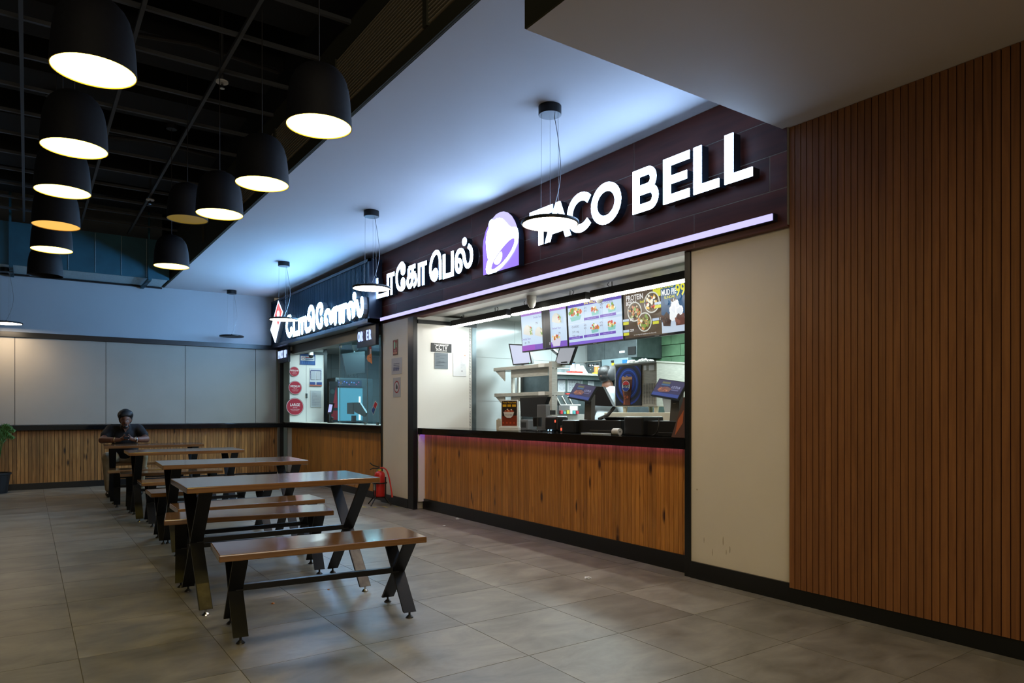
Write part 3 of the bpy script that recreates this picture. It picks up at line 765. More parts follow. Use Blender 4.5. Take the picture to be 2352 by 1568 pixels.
for (x, y, lab) in ((.24, 2.66, 'lit bell pendant above the photographer, left row, first before the frame'), (.24, 1.46, 'lit bell pendant above the photographer, left row, second before the frame'), (.24, .26, 'lit bell pendant above the photographer, left row, third before the frame'), (.24, -.94, 'lit bell pendant behind the photographer, left row'),
    (1.36, 1.46, 'lit bell pendant above the photographer, right row, first before the frame'), (1.36, .26, 'lit bell pendant above the photographer, right row, second before the frame'), (1.36, -.94, 'lit bell pendant behind the photographer, right row')):
    bell((x, y, Z), 2, lab)

# ------------------------------------------------------------------ disc pendants
def disc(loc, lit, lab, zc=3.46, rod=1.0, spin=0.4):
    x, y, z = loc
    t = thing('disc_pendant', loc, lab, 'lamp', 'flat disc pendants below the white ceiling', spin)
    MB().lathe([(0, .022), (.19, .022), (.208, .016), (.210, .006), (.207, -.004), (.198, -.006), (.197, .004), (0, .004)], n=48).build('disc_housing', M['black_steel'], t, smooth=True)
    MB().lathe([(0, -.003), (.197, -.003), (.197, .001), (0, .001)], n=48).build('diffuser', M['disc'] if lit else M['disc_off'], t)
    h = zc - z
    MB().tube((0, 0, h - .065), (0, 0, h), .083, n=32).build('canopy', M['black_steel'], t, bevel=.004)
    MB().tube((0, 0, .02), (0, 0, .045), .012, n=12).build('hub', M['black_steel'], t)
    for k in range(3):
        a = 2.09 * k + .5; MB().tube((.068 * math.cos(a), .068 * math.sin(a), h - .064), (.068 * math.cos(a) * 1.1, .068 * math.sin(a) * 1.1, .02), .0012, n=5).build('suspension_wire', M['wire'], t)
    MB().path(smoothp([(.03, -.02, h - .064), (.05, -.04, h * .75), (.085, -.05, h * .45), (.05, -.03, h * .22), (.0, 0, .045)], 3), .0028, 6).build('power_cord', M['wire'], t)
    return t
disc((3.103, 3.977, 2.61), True, 'nearest lit disc pendant, in front of the block letters')
disc((3.109, 7.172, 2.61), True, 'second lit disc pendant, at the left end of the curved-script sign')
disc((3.106, 10.344, 2.61), True, 'third lit disc pendant, in front of the red and white diamond')
disc((3.053, 13.30, 2.62), False, 'unlit disc pendant in front of the rear wall')
disc((-.26, 13.20, 2.61), True, 'lit disc pendant at the left edge of the picture', 3.46)

# ------------------------------------------------------------------ sprinkler heads
for (px, py, lab) in ((510, 190, 'white ceiling sprinkler below the black open ceiling'), (345, 460, 'small dark sprinkler far along the grid channel')):
    a = (px - 1176) / 1600; b = (946 - py) / 1600; tt = (4.05 - EYE) / b
    t = thing('sprinkler', ((FX + a * RX) * tt, (FY + a * RY) * tt, 4.05), lab, 'sprinkler')
    MB().tube((0, 0, 0), (0, 0, .012), .05, n=20).build('plate', M['white'], t)
    MB().tube((0, 0, -.04), (0, 0, 0), .012, n=10).tube((0, 0, -.05), (0, 0, -.045), .022, n=12).build('head', M['chrome'], t)
    MB().tube((0, 0, .012), (0, 0, .9), .012, n=8).build('pipe', M['channel'], t)

# ------------------------------------------------------------------ pizza shop front
dk = thing('pizza_fascia', (0, 0, 0), 'navy ribbed fascia over the far pizza counter', 'fascia')
bx('ribbed_board', M['rib_blue'], 3.90, 4.06, 9.05, YB, 2.53, 3.34, dk)
rb = MB()
for i in range(92): rb.box(3.884, 3.90, 9.08 + i * .05, 9.10 + i * .05, 2.55, 3.33)
rb.build('rib', M['rib_blue'], dk, kind='stuff')
bx('top_frame', M['navy'], 3.87, 3.90, 9.0, YB, 3.33, 3.37, dk); bx('bottom_frame', M['navy'], 3.87, 4.06, 9.0, YB, 2.49, 2.545, dk)
bx('end_frame', M['navy'], 3.87, 4.06, 9.0, 9.06, 2.49, 3.37, dk); bx('end_frame', M['navy'], 3.87, 3.90, YB - .05, YB, 2.49, 3.37, dk)
B_ = [
 [([(530, 640), (478, 650), (450, 780), (450, 900), (480, 1010), (520, 1040), (555, 980), (550, 900)], 2)],
 [([(605, 770), (605, 1010), (690, 985)], 0)],
 [([(722, 985), (722, 720), (830, 680)], 0), ([(785, 965), (785, 700)], 0)],
 [([(858, 665), (862, 940), (960, 900), (985, 780), (960, 660), (915, 680), (925, 560), (955, 440), (1000, 430), (1030, 520), (1038, 890)], 1)],
 [([(1190, 545), (1225, 470), (1195, 365), (1130, 400), (1100, 560), (1110, 760), (1160, 860), (1215, 800), (1205, 690)], 2)],
 [([(1310, 720), (1320, 790), (1285, 740), (1285, 570), (1345, 495), (1385, 560), (1400, 740), (1440, 700), (1430, 560), (1460, 490), (1540, 455)], 1), ([(1500, 480), (1500, 760)], 0)],
 [([(1605, 735), (1605, 440), (1735, 395)], 0), ([(1675, 715), (1675, 420)], 0)],
 [([(1800, 540), (1815, 640), (1785, 600), (1780, 420), (1840, 335), (1885, 420), (1895, 640), (1905, 400), (1960, 300), (1985, 420), (2010, 590), (2065, 570), (2090, 420), (2075, 260)], 1)],
]
ds = letter_sign('script_sign', 'white glowing rounded-script sign on the navy ribbed fascia')
tamil(ds, B_, 3.80, .088, M['letter2'], M['sign_side_pale'], 610, 660, 9.408, .085)
q = onx(610 + 1912 / 9.408, 660 + 190 / 9.408, 3.80)
for nm, m_, xa, xb in (('dot', M['sign_side_pale'], 3.806, 3.885), ('dot_face', M['letter2'], 3.80, 3.8065)):
    MB().tube((xa, q[1], q[2]), (xb, q[1], q[2]), .06, n=20).build(nm, m_, ds)
dl = letter_sign('diamond_sign', 'tilted red and white glowing diamond sign in the far corner')
def dp(pts, X): return [onx(610 + x / 9.408, 660 + y / 9.408, X) for x, y in pts]
MB().prism(dp([(272, 283), (370, 525), (205, 1197), (103, 917)], 3.805), (.10, 0, 0)).build('diamond_case', M['sign_side_pale'], dl)
MB().prism(dp([(272, 283), (370, 525), (205, 1197), (103, 917)], 3.80), (.0045, 0, 0)).build('diamond_face', M['paleface'], dl)
MB().prism(dp([(270, 330), (352, 520), (272, 822), (195, 610)], 3.797), (.0025, 0, 0)).build('red_half', M['redface'], dl)
MB().prism(dp([(272 + 28 * math.cos(i * .3142), 575 + 75 * math.sin(i * .3142)) for i in range(20)], 3.795), (.0015, 0, 0)).build('white_spot', M['paleface'], dl)

pc = thing('pizza_counter', (0, 0, 0), 'pine-clad counter with black stone top under the navy fascia', 'counter')
bx('carcass', M['gap'], 4.135, 4.5, 9.035, 13.55, .10, .96, pc)
bx('white_stile', M['white'], 4.125, 4.2, 13.23, 13.5, .06, .96, pc)
planks(pc, 4.135, 9.04, 13.23, .10, .955, .0472, M['pine'])
bx('baseboard', M['black'], 4.105, 4.135, 9.035, 13.58, 0, .10, pc, .002)
bx('stone_top', M['granite'], 4.05, 4.52, 9.035, 13.58, .955, 1.055, pc, .003)
bx('glass_ledge', M['cream_counter'], 4.06, 4.5, 9.04, 13.5, 1.056, 1.062, pc)
bx('trim_1', M['black'], 4.0, 4.075, 13.58, YB - .002, 0, 2.47, None, .002, kind='structure')
for nm, ya, yb, word, lab, fc in (('order_sign', 9.06, 9.72, 'ORDER', 'small glowing ORDER sign box under the navy fascia', M['letter_order']), ('pickup_sign', 13.05, 13.66, 'PICK UP', 'small glowing PICK UP sign box in the far corner', M['letter_order'])):
    s = thing(nm, (0, 0, 0), lab, 'sign')
    bx('sign_box', M['navy'], 3.99, 4.04, ya, yb, 2.19, 2.488, s, .004)
    yc = (ya + yb) / 2 + (.05 if word == 'ORDER' else .02)
    n = len(word); wl = .098 if word == 'ORDER' else .078
    for i, chh in enumerate(word):
        if chh == ' ': continue
        me = text_mesh(chh, .20, M['letter_off'] if (word == 'ORDER' and chh == 'D') else fc, .006, .012, sx=.58 if word == 'ORDER' else .5)
        yy = yc + (n - 1) / 2 * wl - i * wl
        for v in me.vertices: co = v.co.copy(); v.co = (3.984 - co.z, yy - co.x, 2.34 + co.y)
        link('letter', me, s)

# ------------------------------------------------------------------ pizza kitchen
pk = struct('wall_pizza_kitchen', 'white panels and tiles inside the pizza kitchen')
bx('white_panel', M['white_panel'], 4.08, 4.74, 13.22, 13.26, 1.0, 2.46, pk)
bx('panel_post', M['black'], 4.74, 4.80, 13.20, 13.28, .95, 2.50, pk); bx('panel_rail', M['black'], 4.08, 4.8, 13.19, 13.22, 2.36, 2.41, pk)
bx('panel_joint', M['steel_dark'], 4.395, 4.398, 13.217, 13.22, 1.07, 2.36, pk)
for r in range(10):
    for c in range(9): bx('wall_tile', M['tilewall'], 4.8 + c * .30, 5.096 + c * .30, 14.6, 14.62, .6 + r * .2, .796 + r * .2, pk)
bx('rear_wall', M['grout'], 4.06, 7.6, 14.62, 14.75, 0, 2.7, pk); bx('side_wall', M['tilewall'], 7.5, 7.6, 8.9, 14.7, 0, 2.7, pk); bx('side_wall', M['tilewall'], 4.3, 7.6, 8.86, 8.93, 0, 2.7, pk)
pcl = struct('ceiling_pizza_kitchen', 'pale tiled ceiling of the pizza kitchen')
for i in range(6):
    for j in range(10): bx('ceiling_panel', M['pceil'], 4.2 + i * .58, 4.772 + i * .58, 8.95 + j * .6, 9.542 + j * .6, 2.50, 2.515, pcl)
bx('ceiling_frame', M['plastic_grey'], 4.1, 7.6, 8.9, 14.7, 2.512, 2.55, pcl)
bx('ceiling_band', M['kceil'], 4.12, 4.28, 9.04, 13.2, 2.35, 2.50, pcl)
for i, (ya, yb) in enumerate(((9.06, 9.40), (9.41, 9.85), (9.86, 10.98))):
    g_ = thing('glass_screen', (0, 0, 0), ('narrow glass pane at the near end of the pizza counter', 'glass pane with the pizza sticker on the pizza counter', 'widest glass pane on the pizza counter, in front of the oven')[i], 'glass')
    bx('pane', M['glass'], 4.20, 4.208, ya, yb, 1.075, 2.36, g_); bx('pane_edge', M['cream_counter'] if 0 else M['tilewall'], 4.198, 4.21, yb - .004, yb, 1.075, 2.36, g_)
    bx('pane_clip', M['chrome'], 4.19, 4.218, ya + .05, ya + .09, 1.062, 1.10, g_)
    if i == 2:
        for zz in (1.7, 2.3): bx('pane_hinge', M['chrome'], 4.19, 4.218, yb - .07, yb - .02, zz, zz + .05, g_)
# pizza size discs on the white panel
for (px, py, r, word, lab) in ((676, 853, 11, 'REGULAR', 'smallest red size disc, topmost on the white panel'), (678, 890, 15, 'MEDIUM', 'middle red size disc on the white panel'), (677.5, 933.5, 19.5, 'LARGE', 'largest red size disc, lowest on the white panel')):
    c = ony(px, py, 13.20); rr = r * (c[0] * FX + c[1] * FY) / 1600 * 1.0
    s = thing('size_disc', c, lab, 'sign', 'red pizza size discs')
    MB().tube((0, 0, 0), (0, .018, 0), rr * 1.04, n=40).build('disc_back', M['plastic_grey'], s)
    p = Print((-rr, -.001, -rr), (1, 0, 0), (0, 0, 1), 2 * rr, 2 * rr)
    p.ell(.5, .5, .5, ink((232, 190, 195)), n=40); p.ell(.5, .5, .475, ink((176, 38, 60)), n=40)
    p.text(word, .5, .60, rr * .44, ink((245, 235, 235)), .02, sx=.9)
    p.text('SERVES', .5, .44, rr * .17, ink((240, 200, 205))); p.text('hand tossed pizza', .5, .34, rr * .15, ink((240, 200, 205))); p.text('freshly baked', .5, .26, rr * .15, ink((240, 200, 205)))
    p.build('disc_print', s)
def wall_sheet(name, lab, px0, py0, px1, py1, Y, draw, base, cat='poster'):
    a = ony(px0, py1, Y); b = ony(px1, py0, Y); w = b[0] - a[0]; h = b[2] - a[2]
    s = thing(name, a, lab, cat)
    bx('sheet', base, 0, w, 0, .004, 0, h, s)
    p = Print((0, 0, 0), (1, 0, 0), (0, 0, 1), w, h); draw(p); p.build('sheet_print', s)
    return s
def d_blue(p):
    p.rect(0, 0, 1, 1, ink((30, 80, 150))); p.rect(.05, .38, .95, .78, ink((215, 220, 228))); p.ell(.2, .58, .1, ink((190, 60, 80)), n=14); p.ell(.2, .58, .07, ink((215, 220, 228)), n=14)
    p.rect(.35, .62, .7, .72, ink((190, 50, 70))); p.rect(.35, .46, .88, .56, ink((90, 110, 150)))
    for i in range(6): p.rect(.1 + i * .14, .08, .2 + i * .14, .3, ink((50, 105, 175)))
wall_sheet('notice_board', 'blue notice at the top of the white panel in the pizza shop', 689, 813, 724, 837, 13.21, d_blue, M['paper'])
def d_frame(p):
    p.rect(0, 0, 1, 1, ink((205, 208, 214)))
    for i in range(9):
        v = .38 + i * .055
        for u in (.04, .9): p.rect(u, v, u + .06, v + .03, ink((40, 50, 120)))
    p.rect(.08, .86, .92, .9, ink((60, 70, 130))); p.rect(.12, .38, .46, .82, ink((180, 185, 195))); p.rect(.54, .38, .88, .82, ink((185, 185, 192)))
    p.rect(0, .10, .44, .24, ink((60, 80, 140))); p.rect(.56, .10, 1, .24, ink((60, 80, 140))); p.rect(.0, .02, 1, .09, ink((190, 110, 90)))
wall_sheet('menu_sheet', 'white sheet with blue patterned border on the pizza shop panel', 711, 846, 739, 887, 13.21, d_frame, M['paper'])
def d_lines(p):
    p.rect(0, 0, 1, 1, ink((196, 202, 206)))
    q = random.Random(3)
    for i in range(14): p.rect(.12, .9 - i * .06, .2 + q.random() * .65, .915 - i * .06, ink((150, 155, 170)))
wall_sheet('printed_notice', 'plain printed notice below the bordered sheet', 713, 897, 738, 935, 13.21, d_lines, M['paper'])
sk = thing('socket_plate', ony(704, 908, 13.21), 'small metal hook plate beside the size discs', 'fitting')
MB().box(-.02, .02, 0, .02, -.05, .04).build('plate', M['chrome'], sk, bevel=.003); MB().tube((0, -.02, -.02), (0, 0, -.02), .012, n=10).build('knob', M['chrome'], sk)

ov = thing('pizza_oven', (4.97, 13.1, 0), 'conveyor oven glowing blue behind the glass', 'oven')
bx('oven_body', M['steel_dark'], -.03, .75, .03, .9, 1.0, 1.92, ov, .005)
bx('oven_window', M['oven_glow'], .01, .52, .0, .03, 1.08, 1.72, ov)
bx('oven_control', glow((40, 75, 120), .5), .01, .5, .0, .03, 1.755, 1.88, ov)
q = random.Random(5)
for i in range(9): 
    c = (0.04 + .05 * i, -.003, 1.79 + q.random() * .06)
    MB().tube((c[0], 0, c[2]), (c[0], -.004, c[2]), .012, n=10).build('indicator', glow(q.choice([(90, 170, 255), (220, 90, 160), (120, 140, 255)]), 1.2), ov)
for zz in (1.09, 1.40): bx('oven_lamp', M['hot'], .44, .475, -.01, -.001, zz, zz + .16, ov)
mon = thing('hanging_screen_back', (0, 0, 0), 'dark back of a tilted screen hung behind the glass', 'screen')
pts = [ony(786, 812, 12.2), ony(838, 806, 12.2), ony(838, 856, 12.2), ony(795, 860, 12.2)]
MB().prism(pts, (.0, .05, 0)).build('screen_housing', M['plastic'], mon)
for px in (800, 812, 820): a = ony(px, 858, 12.2); MB().path([(a[0], 12.22, a[2]), (a[0] + .02, 12.22, a[2] - .06), (a[0] + .05, 12.22, a[2] - .03)], .004).build('cable', M['cord'], mon)
MB().tube((ony(815, 800, 12.2)[0], 12.25, 2.0), (ony(815, 800, 12.2)[0], 12.25, 2.5), .02).build('bracket', M['plastic_grey'], mon)
tl = thing('till_screen', (0, 0, 0), 'dark till monitor on a stand seen from behind in the pizza shop', 'monitor')
MB().prism([onx(797, 950, 4.6), onx(797, 925, 4.6), onx(810, 924, 4.6), onx(810, 951, 4.6)], (.03, 0, 0)).build('monitor_back', M['plastic_grey'], tl)
MB().prism([onx(808, 924, 4.62), onx(826, 924, 4.62), onx(841, 948, 4.62), onx(836, 957, 4.62), onx(815, 946, 4.62)], (.03, 0, 0)).build('customer_display', M['plastic_grey'], tl)
a = onx(811, 969, 4.62); MB().box(4.6, 4.66, a[1] - .04, a[1] + .03, 1.062, 1.19).box(4.56, 4.72, a[1] - .12, a[1] + .1, 1.062, 1.075).build('stand', M['plastic'], tl)
mb_ = thing('menu_board', (0, 0, 0), 'dark standing menu board with a red triangle, beside the glass', 'sign')
a = ony(757, 968, 12.9); b = ony(776, 876, 12.9)
bx('board', M['plastic'], a[0], b[0], 12.9, 12.93, 1.062, b[2], mb_)
p = Print((a[0], 12.9, 1.062), (1, 0, 0), (0, 0, 1), b[0] - a[0], b[2] - 1.062); p.rect(0, 0, 1, 1, ink((18, 26, 30))); p.poly([(.35, .35), (.95, .35), (.8, .9)], ink((120, 20, 35))); p.ell(.35, .75, .28, ink((40, 60, 62)), n=14); p.rect(.2, .05, .95, .28, ink((110, 20, 30))); p.build('board_print', mb_)
ph = thing('card_machine', (0, 0, 0), 'card machine with glowing screen on the pizza counter', 'card machine')
MB().prism([onx(751, 950, 4.35), onx(756, 925, 4.35), onx(765, 926, 4.35), onx(760, 950, 4.35)], (.03, 0, 0)).build('device', M['plastic'], ph)
MB().prism([onx(753, 946, 4.345), onx(756.5, 928, 4.345), onx(763.5, 929, 4.345), onx(760, 946, 4.345)], (.004, 0, 0)).build('device_screen', M['phone'], ph)
a = onx(760, 965, 4.37); MB().tube((4.37, a[1], 1.062), (4.38, a[1] - .05, 1.16), .03, .02).build('stand', M['plastic'], ph)
MB().tube((4.37, a[1], 1.0625), (4.37, a[1], 1.07), .06, n=18).build('stand_base', M['plastic'], ph)
stk = thing('pizza_sticker', (0, 0, 0), 'pizza slice sticker with dark top on the glass pane', 'sticker')
p = Print((4.199, 9.86, 1.95), (0, -1, 0), (0, 0, 1), .22, .33)
p.poly([(.25, .42), (.2, .75), (.35, .95), (.6, 1), (.8, .9), (.85, .42)], ink((38, 26, 30))); p.poly([(.5, .45), (.52, .75), (.8, .72), (.8, .45)], ink((210, 200, 200))); p.rect(.45, .72, .78, .82, ink((160, 30, 40)))
p.poly([(.0, .32), (.15, .45), (.85, .52), (.95, .02), (.6, .12), (.25, .18)], ink((215, 135, 75))); p.blobs(.55, .3, .2, .1, [(160, 60, 30), (240, 190, 110)], 8, 4, .05, ink); p.build('sticker_print', stk)
st2 = thing('diamond_sticker', (0, 0, 0), 'small red and blue diamond sticker on the near glass pane', 'sticker')
def dq(pts): return [onx(x, y, 4.197) for x, y in pts]
MB().prism(dq([(862, 920), (868, 927), (858, 953), (853, 942)]), (-.002, 0, 0)).build('sticker_base', M['paper'], st2)
MB().prism([(v[0] - .0025, v[1], v[2]) for v in dq([(862, 922), (866.8, 927.5), (862.6, 938.5), (858, 932.5)])], (-.001, 0, 0)).build('red_half', ink((185, 25, 40)), st2)
MB().prism([(v[0] - .0025, v[1], v[2]) for v in dq([(857.7, 933.5), (862.2, 939.5), (858, 951), (854, 942)])], (-.001, 0, 0)).build('blue_half', ink((20, 70, 140)), st2)
dsg = thing('letter_poster', (0, 0, 0), 'blue poster with a white letter D at the near end of the pizza counter', 'poster')
p = Print((4.30, 9.30, 1.28), (0, -1, 0), (0, 0, 1), .14, .2); p.rect(0, 0, 1, 1, ink((15, 75, 120))); p.text('D', .55, .5, .19, ink((220, 235, 240)), .03); p.build('poster_print', dsg); bx('poster_board', M['paper'], 4.3005, 4.306, 9.16, 9.30, 1.28, 1.48, dsg); bx('poster_foot', M['plastic'], 4.29, 4.33, 9.2, 9.26, 1.062, 1.28, dsg)
def dome_cam(c, lab, r=.05):
    t = thing('security_camera', c, lab, 'camera')
    MB().tube((0, 0, -.03), (0, 0, 0), r * 1.1, r * 1.1, n=20).build('mount', M['white'], t)
    MB().lathe([(r, -.03), (r * .98, -.06), (r * .8, -.10), (r * .45, -.125), (0, -.13)], n=20).build('dome', M['white'], t, smooth=True)
    return t
dome_cam((4.30, 10.55, 2.35), 'white cone-shaped camera over the pizza counter', .05)
c = thing('bullet_camera', (4.42, 13.02, 2.36), 'small white camera with black lens above the size discs', 'camera')
MB().tube((0, 0, -.03), (0, 0, .04), .045, n=16).build('mount', M['white'], c); MB().lathe([(.045, -.03), (.04, -.07), (.02, -.09), (0, -.092)], n=16).build('lens', M['plastic'], c, smooth=True)

# ------------------------------------------------------------------ notices on the far pier
def pier_sheet(name, lab, px0, py0, px1, py1, X, draw, base, cat):
    a = onx(px0, py1, X); b = onx(px1, py0, X); w = a[1] - b[1]; h = b[2] - a[2]
    s = thing(name, (X, a[1], a[2]), lab, cat)
    bx('sheet', base, .0005, .004, -w, 0, 0, h, s)
    p = Print((0, 0, 0), (0, -1, 0), (0, 0, 1), w, h); draw(p); p.build('sheet_print', s); return s
def d_fire(p):
    p.rect(0, 0, 1, 1, ink((120, 125, 95))); p.rect(.05, .03, .95, .97, ink((140, 30, 38)))
    p.poly([(.2, .42), (.2, .8), (.3, .9), (.42, .9), (.48, .8), (.48, .42)], ink((150, 205, 160))); p.poly([(.62, .5), (.62, .78), (.68, .86), (.78, .7), (.74, .62), (.8, .5)], ink((150, 205, 160)))
    p.text('FIRE', .5, .27, .035, ink((220, 180, 150))); p.rect(.1, .08, .9, .18, ink((190, 130, 100)))
pier_sheet('fire_sign', 'small red extinguisher sign on the far pier', 902.5, 779, 913.5, 816, 4.066, d_fire, M['plastic'], 'sign')
def d_paper(p):
    p.rect(0, 0, 1, 1, ink((186, 184, 186)))
    for i in range(4): p.rect(.2, .62 - i * .1, .78, .66 - i * .1, ink((95, 98, 120)))
    for i in range(7): p.rect(.2 + i * .085, .2, .24 + i * .085, .4, ink((80, 86, 125)))
pier_sheet('paper_notice', 'white printed paper below the red sign on the far pier', 899.5, 820, 923, 860, 4.0665, d_paper, M['paper'], 'notice')
def d_no(p):
    p.rect(0, 0, 1, 1, ink((182, 180, 182))); p.ell(.5, .52, .36, ink((165, 40, 45)), n=24); p.ell(.5, .52, .29, ink((190, 188, 188)), n=24)
    p.poly([(.38, .42), (.38, .52), (.46, .66), (.54, .66), (.64, .52), (.64, .42)], ink((70, 65, 70)))
pier_sheet('prohibition_sign', 'paper with a red ring symbol, lowest on the far pier', 903, 866, 920, 912, 4.067, d_no, M['paper'], 'sign')

# ------------------------------------------------------------------ fire extinguisher
fe = thing('fire_extinguisher', (3.90, 8.72, 0), 'red fire extinguisher standing in a black stand beside the far pier', 'extinguisher')
MB().lathe([(0, .115), (.066, .115), (.072, .13), (.072, .40), (.066, .425), (.05, .445), (.025, .455), (.02, .47), (0, .47)], n=28).build('cylinder', M['red'], fe, smooth=True)
MB().box(-.0735, -.06, -.03, .03, .2, .38).build('label_sheet', M['paper'], fe)
MB().tube((0, 0, .465), (0, 0, .50), .018, n=12).build('valve', M['chrome'], fe); MB().tube((0, 0, .462), (0, 0, .478), .024, n=12).build('collar', M['yellow'], fe)
MB().path([(0, 0, .505), (-.06, .09, .53), (-.08, .14, .56)], .008).path([(0, 0, .49), (-.06, .09, .49), (-.08, .13, .47)], .007).build('handle', M['plastic'], fe)
MB().path(smoothp([(.0, 0, .495), (.03, -.06, .505), (.05, -.13, .47), (.06, -.19, .34), (.07, -.235, .15)], 3), .0095, 8).build('hose', M['redplastic'], fe)
MB().path([(.068, -.225, .19), (.071, -.24, .12)], [.011, .014], 10).build('nozzle', M['redplastic'], fe)
MB().prism([(-.074, .03, .36), (-.074, .045, .36), (-.03, .02, .48), (-.03, .0, .48)], (.002, 0, 0)).build('tag_strip', mat('green_tape', (.1, .3, .2, 1), .6), fe)
es = thing('extinguisher_stand', (3.90, 8.72, 0), 'black four-legged stand holding the red extinguisher', 'stand')
MB().lathe([(.078, .10), (.09, .10), (.09, .112), (.06, .112), (0, .112), (0, .104), (.078, .104)], n=24).build('cradle', M['black_steel'], es)
for k in range(4):
    a = .5 + k * 1.5708; u, w = math.cos(a), math.sin(a)
    MB().path([(.098 * u, .098 * w, .38), (.098 * u, .098 * w, .12), (.11 * u, .11 * w, .09), (.19 * u, .19 * w, .006)], .0085, 8).build('leg', M['black_steel'], es)
MB().lathe([(.0795, .29), (.098, .29), (.098, .305), (.0795, .305)], n=24).build('retaining_ring', M['black_steel'], es)
mk = thing('floor_marking', (0, 0, 0), 'worn yellow floor marking around the extinguisher', 'marking')
q = random.Random(9)
for (x, y, w, h) in ((3.62, 8.60, .05, .10), (3.72, 8.50, .05, .07), (3.86, 8.42, .03, .16), (4.0, 8.40, .03, .1), (3.60, 8.86, .05, .12)): bx('paint_patch', M['yellowpaint'], x, x + w, y, y + h, .0004, .0012, mk)

# ------------------------------------------------------------------ potted palm
pm = thing('potted_palm', (-.40, 13.36, 0), 'young palm in a black pot at the left edge', 'plant')
MB().lathe([(0, .0), (.15, .0), (.155, .02), (.19, .28), (.205, .285), (.205, .315), (.185, .315), (.18, .27), (0, .27)], n=28).build('pot', M['pot'], pm)
MB().lathe([(0, .275), (.179, .275)], n=20).build('soil', M['soil'], pm)
q = random.Random(2)
for k in range(9):
    a = q.random() * .9 - .55 if k < 5 else q.random() * 6.28; ln = .10 + .12 * q.random(); b0 = (.05 * math.cos(a), .05 * math.sin(a) * .5, .27); tz = .85 + .22 * q.random()
    cx, cy_ = ln * math.cos(a) , -abs(ln * math.sin(a)) * .4
    st_ = smoothp([b0, (cx * .25, cy_ * .2, tz * .65), (cx * .55, cy_ * .6, tz), (cx, cy_, tz - .04)], 2)
    o = MB().path(st_, .004, 5).build('stem', M['leaf'], pm)
    lf = MB(); n = len(st_)
    for j in range(n // 2, n):
        P0 = Vector(st_[j]); d = (Vector(st_[j]) - Vector(st_[j - 1])).normalized()
        for sgn in (-1, 1):
            for rep in range(2):
                sd = Vector((.35 * d.x + sgn * .25, .25 * sgn, 1.0 if rep else .6)).normalized() * (.13 - .06 * (j - n / 2) / (n / 2))
                e1 = P0 + d * .015 * rep; w_ = Vector((.008, .004, -.004)); lf.add([e1, e1 + sd * .5 + w_, e1 + sd + Vector((0, 0, -.03)), e1 + sd * .5 - w_], [(0, 1, 2, 3)])
    lf.build('leaflets', M['leaf'], o)

# ------------------------------------------------------------------ litter on the floor
def atf(px, py): a = (px - 1176) / 1600; b = (946 - py) / 1600; t = -EYE / b; return ((FX + a * RX) * t, (FY + a * RY) * t, 0)
for (px, py, s_, lab, m_) in ((1350, 1328, .022, 'crumpled white paper scrap on the floor before the pine counter', 'paper'), (1051, 1192, .02, 'white paper scrap on the floor near the counter\'s left end', 'paper'), (1020, 1208, .018, 'tiny white paper scrap left of the other, before the counter', 'paper'), (627, 1386, .010, 'small brown crumb on the floor under the foremost bench', 'orange'), (755, 1354, .009, 'small brown crumb on the floor behind the foremost bench', 'orange')):
    c = atf(px, py); bm = bmesh.new(); bmesh.ops.create_icosphere(bm, subdivisions=2, radius=1)
    q = random.Random(px)
    for v in bm.verts: v.co = Vector((v.co.x * s_ * (.7 + .7 * q.random()), v.co.y * s_ * 1.2 * (.6 + .7 * q.random()), max(0, (v.co.z + .6) * s_ * .4 * (.5 + q.random()))))
    me = bpy.data.meshes.new('scrap'); bm.to_mesh(me); bm.free(); me.materials.append(M[m_]); tag(link('floor_scrap', me, None, c), lab, 'litter')
# ------------------------------------------------------------------ kitchen behind the long counter
for i, (a, b, lab) in enumerate(((3.72, 5.21, 'nearest and longest black linear light over the counter, partly behind the pier'), (5.28, 6.59, 'middle black linear light over the counter'), (6.68, 7.97, 'farthest black linear light, at the left end of the counter opening'))):
    t = thing('linear_pendant', (4.60, (a + b) / 2, 2.36), lab, 'lamp', 'black linear lights over the counter'); h = (b - a) / 2
    bx('housing', M['black_steel'], -.035, .035, -h, h, .018, .088, t, .002)
    bx('tube_cover', M['tube'], -.03, .03, -h + .004, h - .004, 0, .018, t, .005)
    for s_ in (-1, 1):
        MB().tube((0, s_ * (h - .28), .088), (0, s_ * (h - .28), .14), .005, n=6).build('suspension', M['wire'], t)
        MB().path(smoothp([(0, s_ * (h - .25), .088), (0, s_ * (h - .21), .12), (0, s_ * (h - .24), .14)], 2), .003, 5).build('feed_cable', M['cord'], t)

CH = [(215, 150, 60), (190, 90, 40), (235, 205, 120), (110, 160, 60), (200, 50, 40), (240, 235, 225)]
def tv(name, lab, ya, yb, draw):
    t = thing(name, (5.10, yb, 1.995), lab, 'screen', 'menu screens over the counter')
    t.rotation_euler = (0, math.radians(-3.3), 0)
    w = yb - ya; h = .505
    bx('screen_housing', M['plastic'], 0, .05, -w, 0, 0, h, t, .004)
    bx('screen_badge', M['plastic_grey'], -.002, 0, -w / 2 - .03, -w / 2 + .03, .004, .010, t)
    MB().box(.05, .09, -w / 2 - .1, -w / 2 + .1, .12, .40).tube((.08, -w / 2, .4), (.07, -w / 2, .51), .02).build('wall_bracket', M['plastic'], t)
    p = Print((0, -.012, .016), (0, -1, 0), (0, 0, 1), w - .024, h - .03); draw(p); p.build('screen_image', t)
    return t
PW = (196, 218, 240); PU = (96, 60, 178); PM = (150, 70, 190)
